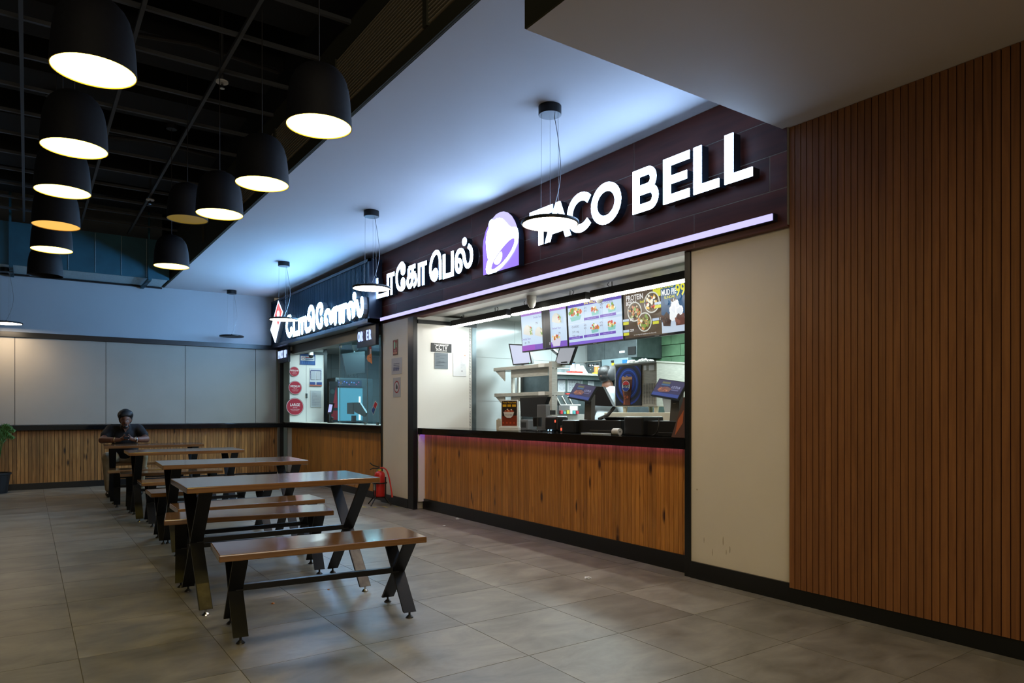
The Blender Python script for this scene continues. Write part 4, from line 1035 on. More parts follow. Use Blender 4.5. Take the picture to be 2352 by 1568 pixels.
def taco(p, u, v, s, seed):
    p.poly([(u - s, v - .25 * s * 2), (u - s * .9, v + s * .7), (u - s * .4, v + s * 1.5), (u + s * .1, v + s * 1.5), (u + s * .6, v + s * .8), (u + s * .95, v - s * 1.0), (u + s * .5, v - s * 1.15)], glow((214, 214, 205)))
    p.poly([(u + s * .1, v + s * 1.4), (u + s * .7, v + s * .9), (u + s * 1.05, v - s * 1.0), (u + s * .75, v - s * .9), (u + s * .45, v + s * .5)], glow((190, 190, 160)))
    p.blobs(u + s * .68, v + s * .0, s * .2, s * .9, [(200, 60, 50), (120, 160, 70), (230, 220, 190)], 10, seed, .013)
def s1(p):
    p.rect(0, 0, 1, 1, glow(PW)); p.rect(0, 0, 1, .14, glow((120, 80, 190))); p.rect(0, 0, .3, .14, glow(PM)); p.rect(0, .9, 1, 1, glow((165, 120, 205)))
    taco(p, .15, .50, .11, 1); taco(p, .42, .42, .1, 2); p.text('Crunchy Taco', .12, .30, .032, glow(PU)); p.text('Double Taco', .40, .82, .030, glow(PU)); p.text('79', .38, .66, .04, glow((40, 40, 90))); p.text('69   79', .14, .2, .035, glow((40, 40, 90)))
    p.rect(.50, 0, .68, 1, glow((26, 26, 34))); p.rect(.55, 0, .565, 1, glow((50, 50, 60)))
    taco(p, .82, .68, .1, 3); p.text('Stacked Taco', .82, .46, .030, glow(PU)); p.text('79', .88, .32, .04, glow((40, 40, 90)))
    p.poly([(.74, .02), (.88, .02), (.91, .2), (.71, .2)], glow((210, 205, 225))); p.blobs(.81, .24, .08, .05, CH, 14, 5, .018); p.text('119', .70, .1, .05, glow((225, 220, 240)))
def s2(p):
    p.rect(0, 0, 1, 1, glow(PW)); p.rect(0, 0, 1, .07, glow((120, 90, 205))); p.rect(0, .89, 1, 1, glow((90, 70, 175))); p.text('BIG BELL BOX', .5, .945, .05, glow((250, 230, 120)), .02)
    for u in (.33, .66): p.rect(u, .1, u + .004, .88, glow((160, 175, 205)))
    p.rect(0, .49, 1, .497, glow((225, 235, 245)))
    k = 0
    for i in range(3):
        for j in range(2):
            u = .165 + .33 * i; v = .70 - .40 * j
            if i == 0 and j == 0:
                p.poly([(.07, .56), (.24, .58), (.27, .68), (.04, .66)], glow((120, 190, 185))); p.blobs(u, v + .06, .11, .09, CH, 30, 11, .022)
            elif i == 0:
                p.text('CLASSIC', u, v + .12, .034, glow((70, 80, 120))); p.text('219  veg', u, v, .034, glow((60, 60, 110))); p.text('239  veg', u, v - .1, .034, glow((60, 60, 110)))
            else:
                p.poly([(u + .0, v - .09), (u + .12, v - .07), (u + .13, v + .02), (u - .01, v)], glow((120, 190, 185))); p.blobs(u + .06, v + .05, .07, .06, CH, 20, 20 + k, .016)
                p.text('%d\n%d' % (375 + 20 * k, 395 + 10 * k), u - .11, v + .08, .03, glow((60, 60, 110)))
            if not (i == 0 and j == 0): p.rect(u - .14, v - .17, u + .14, v - .11, glow(PU)); p.text('cheesy add-on 99', u, v - .14, .02, glow((190, 180, 230)))
            k += 1
    p.text('ALL CHICKEN', .83, .84, .03, glow((90, 80, 130)))
def bowl(p, u, v, r, seed, cols):
    p.ell(u, v, r, glow((205, 208, 200)), n=24); p.ell(u, v, r * .88, glow((95, 75, 50)), n=24)
    p.blobs(u, v, r * .74, r * 1.25, cols, 42, seed, .016)
def s3(p):
    p.rect(0, 0, .66, 1, glow((78, 62, 46))); p.poly([(.0, .0), (.3, 0), (.12, .5), (0, .7)], glow((66, 50, 38)))
    p.text('PROTEIN', .035, .85, .075, glow((235, 235, 235)), .02, 'LEFT', .8); p.text('BOWLS', .035, .74, .055, glow((235, 235, 235)), .02, 'LEFT', .8); p.text('loaded', .26, .74, .04, glow((205, 205, 40)), .02, 'LEFT', .8)
    p.ell(.55, .94, .085, glow((215, 215, 50)), n=20); p.text('5 PROTEIN', .55, .94, .022, glow((60, 60, 20)))
    bowl(p, .17, .55, .115, 31, [(200, 190, 150), (60, 50, 50), (190, 120, 70), (120, 160, 70)]); bowl(p, .47, .68, .12, 32, [(230, 190, 80), (235, 230, 210), (60, 50, 50), (200, 60, 40)]); bowl(p, .37, .29, .11, 33, [(150, 140, 80), (235, 150, 90), (120, 150, 60), (230, 225, 200)])
    for (u, v, w) in ((.05, .37, '299'), (.05, .14, '229'), (.56, .62, '299'), (.52, .3, '349')):
        p.rect(u, v - .02, u + .1, v + .03, glow((180, 200, 225))); p.rect(u + .005, v - .09, u + .095, v - .03, glow((205, 205, 40))); p.text(w, u + .145, v + .005, .035, glow((235, 235, 235)), .02)
    p.text('per serving and available at this shop only', .4, .04, .018, glow((220, 220, 220)))
    p.rect(.66, 0, 1, 1, glow((28, 78, 118))); p.poly([(.66, .0), (1, 0), (1, .28), (.66, .22)], glow((190, 205, 222))); p.blobs(.83, .75, .15, .2, [(34, 92, 135), (24, 66, 100)], 26, 40, .035)
    p.text('CHOCO', .76, .93, .06, glow((215, 210, 30)), .02, sx=.8); p.text('MUD PIE', .685, .80, .075, glow((240, 245, 245)), .03, 'LEFT', .66); p.text('SUNDAE', .80, .70, .035, glow((215, 210, 30)), .02); p.text('99', .955, .80, .16, glow((225, 220, 20)), .02, sx=.75)
    p.poly([(.68, .30), (.75, .42), (.82, .30), (.80, .12), (.70, .14)], glow((62, 42, 36))); p.poly([(.87, .3), (.93, .36), (1, .34), (1, .12), (.88, .12)], glow((92, 50, 40))); p.blobs(.88, .40, .075, .12, [(235, 240, 242), (222, 228, 234), (248, 250, 250)], 26, 44, .035); p.blobs(.88, .52, .045, .07, [(245, 248, 248), (228, 232, 238)], 12, 45, .03); p.blobs(.88, .63, .035, .035, [(60, 35, 30), (90, 55, 42)], 14, 41, .010); p.blobs(.74, .27, .05, .09, [(86, 58, 46), (48, 32, 28)], 14, 46, .016); p.blobs(.95, .24, .04, .08, [(120, 66, 52), (78, 42, 36)], 14, 47, .016)
tv('menu_screen', 'leftmost menu screen, with tacos and a dark vertical band', 6.195, 7.10, s1)
tv('menu_screen', 'middle menu screen, with a grid of boxed meals and purple bars', 5.285, 6.185, s2)
tv('menu_screen', 'menu screen nearest the pier, with bowls on brown and a chocolate dessert', 4.37, 5.272, s3)
dome_cam((4.47, 6.05, 2.50), 'white dome detector left of the middle linear light'); dome_cam((4.84, 5.38, 2.50), 'white dome detector between the two nearer linear lights')

def d_cctv(p):
    p.rect(0, 0, 1, 1, ink((44, 44, 46))); p.text('THIS STORE IS UNDER', .5, .84, .022, ink((220, 220, 220)), .02); p.text('CCTV', .5, .5, .085, ink((230, 230, 230)), .02, sx=.8); p.text('SURVEILLANCE', .5, .15, .024, ink((220, 220, 220)), .02)
wall_sheet('surveillance_sign', 'black CCTV sign on the glossy white panel', 990, 790, 1037, 807, 8.036, d_cctv, M['plastic'], 'sign')
def d_gr(p):
    p.rect(0, 0, 1, 1, ink((110, 120, 128)))
    q = random.Random(8)
    for i in range(9): p.rect(.1, .92 - i * .09, .3 + q.random() * .6, .945 - i * .09, ink((88, 96, 106)))
    p.text('TACO BELL', .5, .42, .022, ink((70, 78, 90)))
wall_sheet('grey_notice', 'grey square notice right below the black sign', 998, 811, 1029, 846, 8.036, d_gr, M['paper'], 'notice')
def d_w(p):
    p.rect(0, 0, 1, 1, ink((216, 218, 220)))
    q = random.Random(4)
    for i in range(10): p.rect(.55, .8 - i * .05, .62 + q.random() * .3, .812 - i * .05, ink((175, 178, 186)))
    p.ell(.88, .9, .05, ink((220, 150, 120)), n=10); p.rect(.6, .2, .7, .24, ink((120, 120, 130)))
wall_sheet('white_notice', 'white printed notice beside the striped tape on the glossy panel', 1041, 811, 1071, 863, 8.036, d_w, M['paper'], 'notice')

# steel pass shelf
rk = thing('steel_rack', (0, 0, 0), 'steel pass rack with two shelves behind the counter', 'rack')
MB().box(5.18, 5.44, 6.655, 7.88, 1.80, 1.845).build('top_shelf', M['steel'], rk, bevel=.004)
MB().box(5.18, 5.42, 6.655, 7.86, 1.455, 1.50).build('lower_shelf', M['steel'], rk, bevel=.004)
bx('shelf_apron', M['steel'], 5.24, 5.26, 6.76, 7.55, 1.70, 1.80, rk); bx('shelf_apron', M['steel'], 5.24, 5.26, 6.76, 7.55, 1.39, 1.455, rk)
bx('upright', M['steel'], 5.18, 5.262, 6.60, 6.655, .9, 1.86, rk)
for yy in (7.60,): bx('upright', M['steel'], 5.30, 5.34, yy, yy + .03, .9, 1.80, rk)
bx('upright', M['steel'], 5.40, 5.43, 7.60, 7.63, .9, 1.80, rk)
for zz in (1.80, 1.455):
    MB().prism([(5.2, 7.64, zz), (5.2, 7.86, zz), (5.2, 7.64, zz - .14)], (.012, 0, 0)).build('shelf_bracket', M['steel'], rk)
for zz in (1.845, 1.5): bx('label_holder', M['white'], 5.172, 5.18, 6.74, 6.86, zz - .045, zz + .002, rk)
bx('rack_base', M['steel_dark'], 5.2, 5.6, 6.6, 7.9, 0, .9, rk)
for zz in (1.1, 1.45, 1.78):
    for xx in (5.195, 5.248): MB().tube((xx, 6.597, zz), (xx, 6.60, zz), .008, n=8).build('rivet', M['chrome'], rk)

def monitor(name, lab, pts, X, back, screen, cat='monitor', th=.03, inset=.13, stand=None):
    """pts: four corners (picture positions on the plane x = X), clockwise from the top left; a stand reaching down to z"""
    t = thing(name, (0, 0, 0), lab, cat)
    P4 = [Vector(onx(x, y, X)) for x, y in pts]
    MB().prism(P4, (th, 0, 0)).build('monitor_frame', back, t)
    if screen:
        c = sum(P4, Vector()) / 4; k = 1 - inset
        MB().prism([Vector((X - .003, (c + (p - c) * k).y, (c + (p - c) * k).z)) for p in P4], (.0025, 0, 0)).build('screen_panel', screen, t)
    if stand:
        z0, w = stand; c = sum(P4, Vector()) / 4; zb = min(p.z for p in P4)
        MB().tube((X + th + .01, c.y, z0 + .012), (X + th + .012, c.y, c.z), .018, n=10).box(X - .02, X + th + .09, c.y - w, c.y + w, z0, z0 + .014).build('monitor_stand', M['plastic'], t)
    return t
m1 = monitor('order_monitor', 'order monitor with blank white screen on the left of the steel rack', [(1168, 789), (1214, 791), (1223, 835), (1178, 839)], 5.3, M['plastic'], M['screen_white'], stand=(1.846, .09))
MB().tube((5.297, onx(1217, 833, 5.3)[1], onx(1217, 833, 5.3)[2]), (5.30, onx(1217, 833, 5.3)[1], onx(1217, 833, 5.3)[2]), .006, n=8).build('power_light', M['ledg'], m1)
m2 = monitor('order_monitor', 'grey order monitor at the right end of the steel rack', [(1285, 797), (1324, 795), (1309, 838), (1273, 838)], 5.36, M['plastic'], M['screen_grey'], stand=(1.846, .05))
MB().tube((5.357, onx(1306, 834, 5.36)[1], onx(1306, 834, 5.36)[2]), (5.36, onx(1306, 834, 5.36)[1], onx(1306, 834, 5.36)[2]), .005, n=8).build('power_light', M['ledg'], m2)
MB().path([(5.38, 6.72, 1.96), (5.50, 6.95, 2.02), (5.55, 7.15, 2.12)], .025, 8).build('arm', M['plastic'], m2)

# steel cabinet with papers, shelf goods
cb = thing('steel_cabinet', (0, 0, 0), 'tall dark steel cabinet with papers taped on, left of the kitchen worker', 'cabinet')
bx('cabinet_body', M['steel_dark'], 5.78, 6.9, 7.42, 8.04, 0, 1.745, cb, .004); bx('cabinet_shelf', M['steel'], 5.72, 6.9, 7.32, 8.04, 1.755, 1.785, cb, .003)
bx('cabinet_lip', M['steel_dark'], 5.76, 6.9, 7.36, 7.42, 1.70, 1.755, cb)
def ysheet(px0, py0, px1, py1, Y, seed):
    a = ony(px0, py1, Y); b = ony(px1, py0, Y); w, h = b[0] - a[0], b[2] - a[2]
    o = bx('taped_paper', M['paper_blue'], a[0], b[0], Y - .003, Y, a[2], b[2], cb)
    p = Print((a[0], Y - .003, a[2]), (1, 0, 0), (0, 0, 1), w, h); q = random.Random(seed)
    p.rect(.03, .82, .97, .93, ink((60, 62, 96)))
    for i in range(8):
        for j in range(5): p.rect(.06 + j * .18, .74 - i * .09, .06 + j * .18 + .05 + .09 * q.random(), .77 - i * .09, ink((92, 98, 112)))
    p.build('paper_print', o)
ysheet(1281, 866, 1298, 899, 7.418, 1); ysheet(1303, 868, 1338, 900, 7.418, 2); ysheet(1350, 872, 1364, 886, 7.418, 3)
def on_shelf(name, lab, px, w, h, m_, cat, prof=None, group=None, dx=0.0, z=1.785, Y=7.46):
    c = ony(px, 850, Y); t = thing(name, (c[0] + dx, Y, z), lab, cat, group)
    return t
t = on_shelf('red_tray', 'red tray under the paper cups on the steel shelf', 1320, 0, 0, None, 'tray'); MB().box(-.10, .10, -.06, .06, 0, .03).build('tray', M['redplastic'], t, bevel=.006)
for px, lab in ((1315, 'left paper cup stack on the red tray'), (1327, 'right paper cup stack on the red tray')):
    t = on_shelf('cup_stack', lab, px, 0, 0, None, 'cup', z=1.816)
    MB().lathe([(0, 0), (.036, 0), (.028, .09), (.026, .10), (0, .10)], n=18).build('cups', M['white'], t, smooth=True); MB().lathe([(.0365, .004), (.0375, .008), (.0365, .012)], n=18).build('rim', M['paper'], t)
t = on_shelf('napkin_wrap', 'pale green and white wrapper leaning beside the cups', 1341, 0, 0, None, 'wrapper'); MB().prism([(-.05, 0, 0), (.09, 0, 0), (-.01, 0, .12), (-.05, 0, .11)], (0, .05, 0)).build('wrapper', mat('mint_paper', (.42, .62, .55, 1), .6), t)
for px, lab in ((1355.5, 'left clear bottle beside the orange jar'), (1361, 'right clear bottle beside the orange jar')):
    t = on_shelf('clear_bottle', lab, px, 0, 0, None, 'bottle'); MB().lathe([(0, 0), (.014, 0), (.015, .08), (.008, .10), (.008, .12), (0, .12)], n=14).build('bottle', M['clear'], t, smooth=True); MB().tube((0, 0, .12), (0, 0, .135), .009, n=10).build('cap', M['white'], t)
t = on_shelf('orange_jar', 'orange jar with a pale lid on the steel shelf', 1370.5, 0, 0, None, 'jar', z=1.815); MB().tube((0, 0, 0), (0, 0, .08), .037, n=20).build('jar', M['orange'], t); MB().tube((0, 0, .08), (0, 0, .098), .041, n=20).build('lid', M['cream_counter'], t); bx('label_patch', M['paper'], .0, .028, -.0385, -.030, .025, .06, t)
t = on_shelf('yellow_tub', 'flat yellow tub under the orange jar', 1371.5, 0, 0, None, 'tub'); MB().box(-.05, .04, -.05, .05, 0, .029).build('tub', M['yellow'], t, bevel=.006)
t = on_shelf('blue_board', 'blue board standing behind the cups', 1313, 0, 0, None, 'board', Y=7.60); MB().prism([(-.045, 0, .0), (.03, 0, .0), (.045, 0, .16), (.0, 0, .18)], (0, .012, 0)).build('board', M['blue'], t)
for px, lab, w in ((1287, 'clear lidded food tub left on the steel shelf', .035), (1299, 'clear lidded food tub nearer the cups', .035)):
    t = on_shelf('food_tub', lab, px, 0, 0, None, 'tub'); MB().frust((0, 0, w * .8, .05), (0, 0, w, .06), 0, .055).build('tub', M['clear'], t); MB().box(-w * 1.05, w * 1.05, -.063, .063, .055, .063).build('lid', M['white'], t, bevel=.002)
# white trays, sauce board
sh = thing('tray_rack', (0, 0, 0), 'rack of slanted white trays below the taped papers', 'rack')
for i, px in enumerate((1284, 1298, 1312)):
    a = ony(px, 931, 7.15); MB().prism([(a[0], 7.12, a[2]), (a[0] + .13, 7.12, a[2]), (a[0] + .05, 7.12, a[2] + .12), (a[0] - .08, 7.12, a[2] + .12)], (0, .2, 0)).build('slanted_tray', M['steel_dark'], sh)
    MB().path([(a[0] - .08, 7.115, a[2] + .12), (a[0], 7.115, a[2] + .005), (a[0] + .13, 7.115, a[2] + .005)], .009, 6).build('tray_edge', M['white'], sh)
a = ony(1282, 951, 7.15); bx('rack_table', M['steel'], a[0] - .05, a[0] + .45, 7.1, 7.4, 0, a[2] - .0, sh, .003)
sb = thing('sauce_caddy', (0, 0, 0), 'dark caddy of coloured sauce pots under the white trays', 'caddy')
a = ony(1283, 951, 7.09); w = ony(1328, 951, 7.09)[0] - a[0]
bx('caddy_back', M['plastic_grey'], a[0], a[0] + w, 7.085, 7.098, a[2], a[2] + .115, sb)
q = random.Random(6)
for i in range(6): bx('sauce_pot', ink(q.choice([(200, 60, 70), (210, 200, 90), (90, 180, 180), (230, 230, 235)])), a[0] + .01 + i * w / 6.2, a[0] + .01 + (i + .72) * w / 6.2, 7.06, 7.084, a[2] + .005, a[2] + .035 + .03 * q.random(), sb)
bx('caddy_card', M['white'], a[0] + w * .55, a[0] + w * .95, 7.082, 7.085, a[2] + .05, a[2] + .11, sb)
t = thing('red_tongs', ony(1308, 904, 7.3), 'red utensil hung above the white trays', 'utensil'); MB().box(-.05, .05, 0, .03, -.01, .008).tube((.05, .01, 0), (.09, .01, 0), .006).build('utensil', M['redplastic'], t, bevel=.003)

# hood and appliances at the back
hd = thing('extraction_hood', (0, 0, 0), 'stainless extraction hood at the back of the kitchen', 'hood')
bx('hood_panel', M['steel_dark'], 7.0, 7.5, 7.0, 7.66, 2.02, 2.49, hd, .004); bx('hood_panel', M['steel_dark'], 7.0, 7.5, 7.665, 8.05, 2.02, 2.49, hd, .004)
bx('hood_lamp', M['hot'], 6.99, 7.0, 7.24, 7.34, 2.10, 2.125, hd); bx('hood_filter', M['plastic'], 6.985, 7.0, 7.02, 7.16, 2.06, 2.17, hd)
bt = thing('rear_worktop', (0, 0, 0), 'steel worktop against the rear kitchen wall', 'worktop')
bx('worktop', M['steel_dark'], 6.92, 7.49, 6.6, 8.04, 1.72, 1.76, bt, .004); bx('base_unit', M['steel_dark'], 6.95, 7.49, 6.62, 8.04, 0, 1.72, bt)
o = thing('oven_unit', (0, 0, 0), 'dark oven with small vents behind the cups', 'oven'); bx('oven_body', M['steel_dark'], 6.95, 7.4, 7.70, 8.02, 1.76, 2.0, o, .005)
bx('oven_top', M['steel'], 6.93, 7.42, 7.69, 8.03, 2.0, 2.012, o)
for i in range(3): bx('vent', M['plastic'], 6.944, 6.951, 7.74 + .09 * i, 7.79 + .09 * i, 1.93, 1.97, o)
o = thing('grey_appliance', (0, 0, 0), 'pale grey appliance with a blue sticker above the worker', 'appliance'); bx('appliance_body', mat('pale_grey_steel', (.26, .36, .40, 1), .4, metal=.2), 6.95, 7.4, 7.12, 7.67, 1.76, 2.02, o, .005)
bx('appliance_seam', M['plastic_grey'], 6.945, 6.951, 7.13, 7.66, 1.90, 1.905, o); bx('warning_sticker', M['yellow'], 6.943, 6.95, 7.40, 7.45, 1.92, 1.96, o); bx('black_knob', M['plastic'], 6.93, 6.95, 7.41, 7.45, 1.965, 1.995, o); bx('blue_sticker', M['blue'], 6.943, 6.95, 7.14, 7.23, 1.86, 1.99, o)

# drink dispenser
dd = thing('drink_dispenser', (0, 0, 0), 'steel drink dispenser with a lit cola poster front and side grille', 'dispenser')
X = 5.90; ya, yb = 5.585, 6.275; za, zb_ = 1.315, 1.83
bx('cabinet_shell', M['steel'], X, X + .58, ya, yb, za, zb_, dd, .006)
bx('top_lip', M['steel'], X - .012, X + .6, ya - .008, yb + .008, zb_ - .012, zb_ + .006, dd)
yp = yb - .03; wp = yb - ya - .03 - .235
bx('poster_frame', M['plastic'], X - .008, X, yp - wp - .006, yp + .006, za + .012, zb_ - .03, dd)
p = Print((X - .008, yp, za + .018), (0, -1, 0), (0, 0, 1), wp, zb_ - .03 - za - .024)
NB, BB, LB_ = (6, 9, 24), (14, 44, 130), (40, 92, 200)
p.rect(0, 0, 1, 1, ink(NB))
H_ = p.h / p.w
for r, cc in ((.56, BB), (.51, (10, 20, 62)), (.46, NB), (.40, BB), (.36, LB_), (.33, BB), (.29, (12, 30, 90)), (.25, (22, 60, 160)), (.2, BB)):
    pts = [(max(0, min(1, .5 + r * math.cos(a * .1571))), max(0, min(1, .56 + r * 1.08 * p.w / p.h * math.sin(a * .1571)))) for a in range(40)]
    p.poly(pts, ink(cc))
p.poly([(.24, .70), (.68, .70), (.63, .30), (.58, .16), (.60, 0), (.30, 0), (.33, .16), (.28, .32)], ink((92, 42, 20)))
p.poly([(.26, .69), (.33, .69), (.36, .3), (.38, .02), (.33, .02), (.35, .17), (.30, .32)], ink((150, 84, 52))); p.poly([(.25, .73), (.67, .73), (.665, .66), (.26, .66)], ink((196, 140, 100))); p.blobs(.46, .74, .18, .012, [(225, 190, 150), (200, 160, 130)], 12, 3, .014, ink)
p.blobs(.46, .18, .08, .08, [(190, 90, 40), (60, 24, 12), (150, 70, 30)], 14, 8, .02, ink)
p.ell(.455, .49, .155, ink((222, 226, 235)), n=28)
def seg(lo, hi, col, wave):
    r = .142; ry = r * p.w / p.h; pts = [(.455 + r * math.cos(math.radians(a)), .49 + ry * math.sin(math.radians(a))) for a in range(lo, hi + 1, 6)]
    p.poly(pts + wave, ink(col))
seg(20, 160, (206, 40, 45), [(.39, .515), (.455, .525), (.52, .515)]); seg(202, 338, (22, 58, 150), [(.52, .455), (.455, .44), (.39, .46)])
p.text('PEPSI', .455, .487, .042, ink((12, 14, 24)), .03, sx=1.05)
p.build('poster_image', dd)
for k, (y0, y1, z0, z1) in enumerate(((ya + .155, ya + .20, 1.735, 1.79), (ya + .03, ya + .115, 1.73, 1.79))): bx('paper_label', M['paper'], X - .003, X, y0, y1, z0, z1, dd)
gx = bx('grille_panel', M['plastic_grey'], X - .003, X, ya + .035, ya + .205, za + .03, za + .265, dd)
gv = MB()
for i in range(16): gv.box(X - .007, X - .003, ya + .035, ya + .205, za + .034 + i * .0145, za + .041 + i * .0145)
for yy in (.035, .075, .118, .16, .2): gv.box(X - .008, X - .003, ya + yy, ya + yy + .007, za + .03, za + .265)
gv.build('grille_bar', M['steel'], dd, kind='stuff')
for yy in (ya + .06, yb - .12): MB().tube((X + .06, yy, 1.245), (X + .06, yy, za), .022, .03, n=12).build('leg', M['cream_counter'], dd)
for yy in (ya + .06, yb - .12): MB().tube((X + .5, yy, 1.245), (X + .5, yy, za), .022, .03, n=12).build('leg', M['cream_counter'], dd)
lg = thing('cream_ledge', (0, 0, 0), 'cream ledge under the drink dispenser', 'counter'); bx('ledge_top', M['cream_counter'], X - .06, X + .7, 4.4, 6.40, 1.135, 1.245, lg, .006); bx('ledge_front', M['steel_dark'], X, X + .6, 4.4, 6.38, 0, 1.135, lg)
for (yy, s_, lab) in ((6.10, .05, 'left crumpled tissue on top of the drink dispenser'), (5.92, .055, 'middle crumpled tissue on top of the drink dispenser'), (5.80, .035, 'right crumpled tissue on top of the drink dispenser')):
    bm = bmesh.new(); bmesh.ops.create_icosphere(bm, subdivisions=3, radius=1); q = random.Random(int(yy * 100))
    for v in bm.verts: v.co = Vector((v.co.x * s_, v.co.y * s_ * 1.3, max(0, v.co.z + .5) * s_ * .6)) * (.82 + .36 * q.random())
    for v in bm.verts: v.co.z = max(0, v.co.z)
    me = bpy.data.meshes.new('tissue'); bm.to_mesh(me); bm.free(); me.materials.append(M['white']); tag(link('tissue', me, None, (X + .12, yy, zb_ + .0065)), lab, 'tissue', )
t = thing('clear_bin', (5.75, 5.33, 1.2455), 'translucent plastic bin beside the dispenser', 'bin'); MB().frust((0, 0, .06, .06), (0, 0, .08, .08), 0, .17).build('bin', M['paper_blue'], t); MB().box(-.085, .085, -.085, .085, .17, .182).build('rim', M['white'], t)
t.location = (5.98, 5.42, 1.2455)

# counter-top goods
CT = 1.0455
nh = thing('napkin_holder', (4.36, 6.47, CT), 'cream napkin holder at the left of the counter goods', 'holder'); MB().box(-.04, .04, -.045, .045, 0, .12).build('holder', M['cream_counter'], nh, bevel=.006); bx('napkins', M['paper'], -.03, .03, -.035, .035, .12, .132, nh)
ac = thing('counter_poster', (4.30, 6.22, CT), 'small framed bowl poster standing on the counter', 'poster'); ac.rotation_euler = (0, 0, math.radians(-53.13))
# local +x runs along the poster, -y faces the guests
MB().box(-.115, .115, -.04, .04, 0, .045).build('poster_base', M['white'], ac, bevel=.008); MB().box(-.095, .095, -.008, .008, .045, .335).build('poster_frame', M['white'], ac, bevel=.003)
p = Print((-.085, -.0085, .055), (1, 0, 0), (0, 0, 1), .17, .27)
p.rect(0, 0, 1, 1, ink((42, 26, 22))); p.poly([(0, 0), (1, 0), (1, .42), (0, .38)], ink((140, 52, 26))); p.text('Taste Thats Bold', .5, .93, .022, ink((235, 180, 40)), .02)
for i in range(3): p.rect(.05 + i * .32, .76, .30 + i * .32, .86, ink((226, 170, 24)))
p.blobs(.5, .58, .3, .08, [(214, 92, 40), (230, 120, 50), (170, 50, 30), (240, 220, 190)], 40, 2, .05, ink)
p.poly([(.14, .56), (.86, .56), (.78, .40), (.62, .32), (.38, .32), (.22, .40)], ink((226, 220, 215))); p.text('TACO BELL', .5, .44, .02, ink((60, 40, 60)))
for i in range(4): p.ell(.14 + i * .24, .12, .06, ink((196, 74, 36)), n=12)
p.build('poster_image', ac)
tm = thing('till_monitor', (0, 0, 0), 'black till monitor seen from behind, next to the counter poster', 'monitor')
MB().prism([onx(1194, 914, 4.75), onx(1258, 911, 4.75), onx(1246, 942, 4.75), onx(1236, 958, 4.75), onx(1196, 956, 4.75)], (.05, 0, 0)).build('monitor_back', M['plastic'], tm)
MB().box(4.60, 4.66, 5.97, 6.13, CT + .012, 1.33).build('stand_plate', M['plastic_grey'], tm, bevel=.006); MB().box(4.50, 4.80, 5.90, 6.20, CT, CT + .014).build('stand_base', M['plastic'], tm, bevel=.004)
MB().box(4.66, 4.76, 6.0, 6.1, 1.22, 1.27).build('stand_neck', M['plastic'], tm)
bxx = thing('cash_box', (4.62, 6.32, CT), 'small dark box beside the till monitor stand', 'box'); MB().box(-.06, .06, -.07, .07, 0, .12).build('box', M['plastic_grey'], bxx, bevel=.01); bx('box_slot', M['plastic'], -.062, -.06, -.045, .045, .03, .09, bxx)
MB().path(smoothp([(4.40, 6.15, CT + .006), (4.42, 6.0, CT + .02), (4.38, 5.85, CT + .006), (4.45, 5.75, CT + .02), (4.5, 5.8, CT + .006)], 3), .004, 6).build('loose_cable', M['cord'], label='loose black cable on the counter by the scanner', cat='cable')
sc = thing('barcode_scanner', (4.36, 5.80, CT), 'small round black scanner on a thin stand', 'scanner'); MB().tube((0, 0, .055), (0, 0, .15), .045, .05, n=20).build('scanner_head', M['plastic'], sc); MB().tube((0, 0, .008), (0, 0, .055), .008, n=8).build('scanner_stem', M['chrome'], sc); MB().tube((0, 0, 0), (0, 0, .008), .03, n=14).build('scanner_base', M['plastic'], sc)
pt = thing('receipt_printer', (4.44, 5.58, CT), 'rounded black device with blue and orange lights on the counter', 'printer'); MB().box(-.08, .08, -.10, .10, .015, .165).build('printer_body', M['plastic'], pt, bevel=.03, seg=4)
for yy in (.035, -.01): MB().tube((-.082, yy, .02), (-.078, yy, .02), .008, n=8).build('blue_light', M['ledb'], pt)
MB().box(-.083, -.079, -.085, -.072, .10, .125).build('orange_light', M['ledr'], pt); MB().tube((0, 0, 0), (0, 0, .015), .05, n=14).build('foot', M['plastic'], pt)
rt = thing('red_light_device', (4.42, 5.44, CT), 'small device with a red light right of the rounded black device', 'device'); MB().box(-.03, .03, -.02, .02, 0, .07).build('device_body', M['plastic_grey'], rt, bevel=.005); MB().box(-.032, -.03, -.01, .01, .02, .045).build('red_light', M['ledr'], rt)

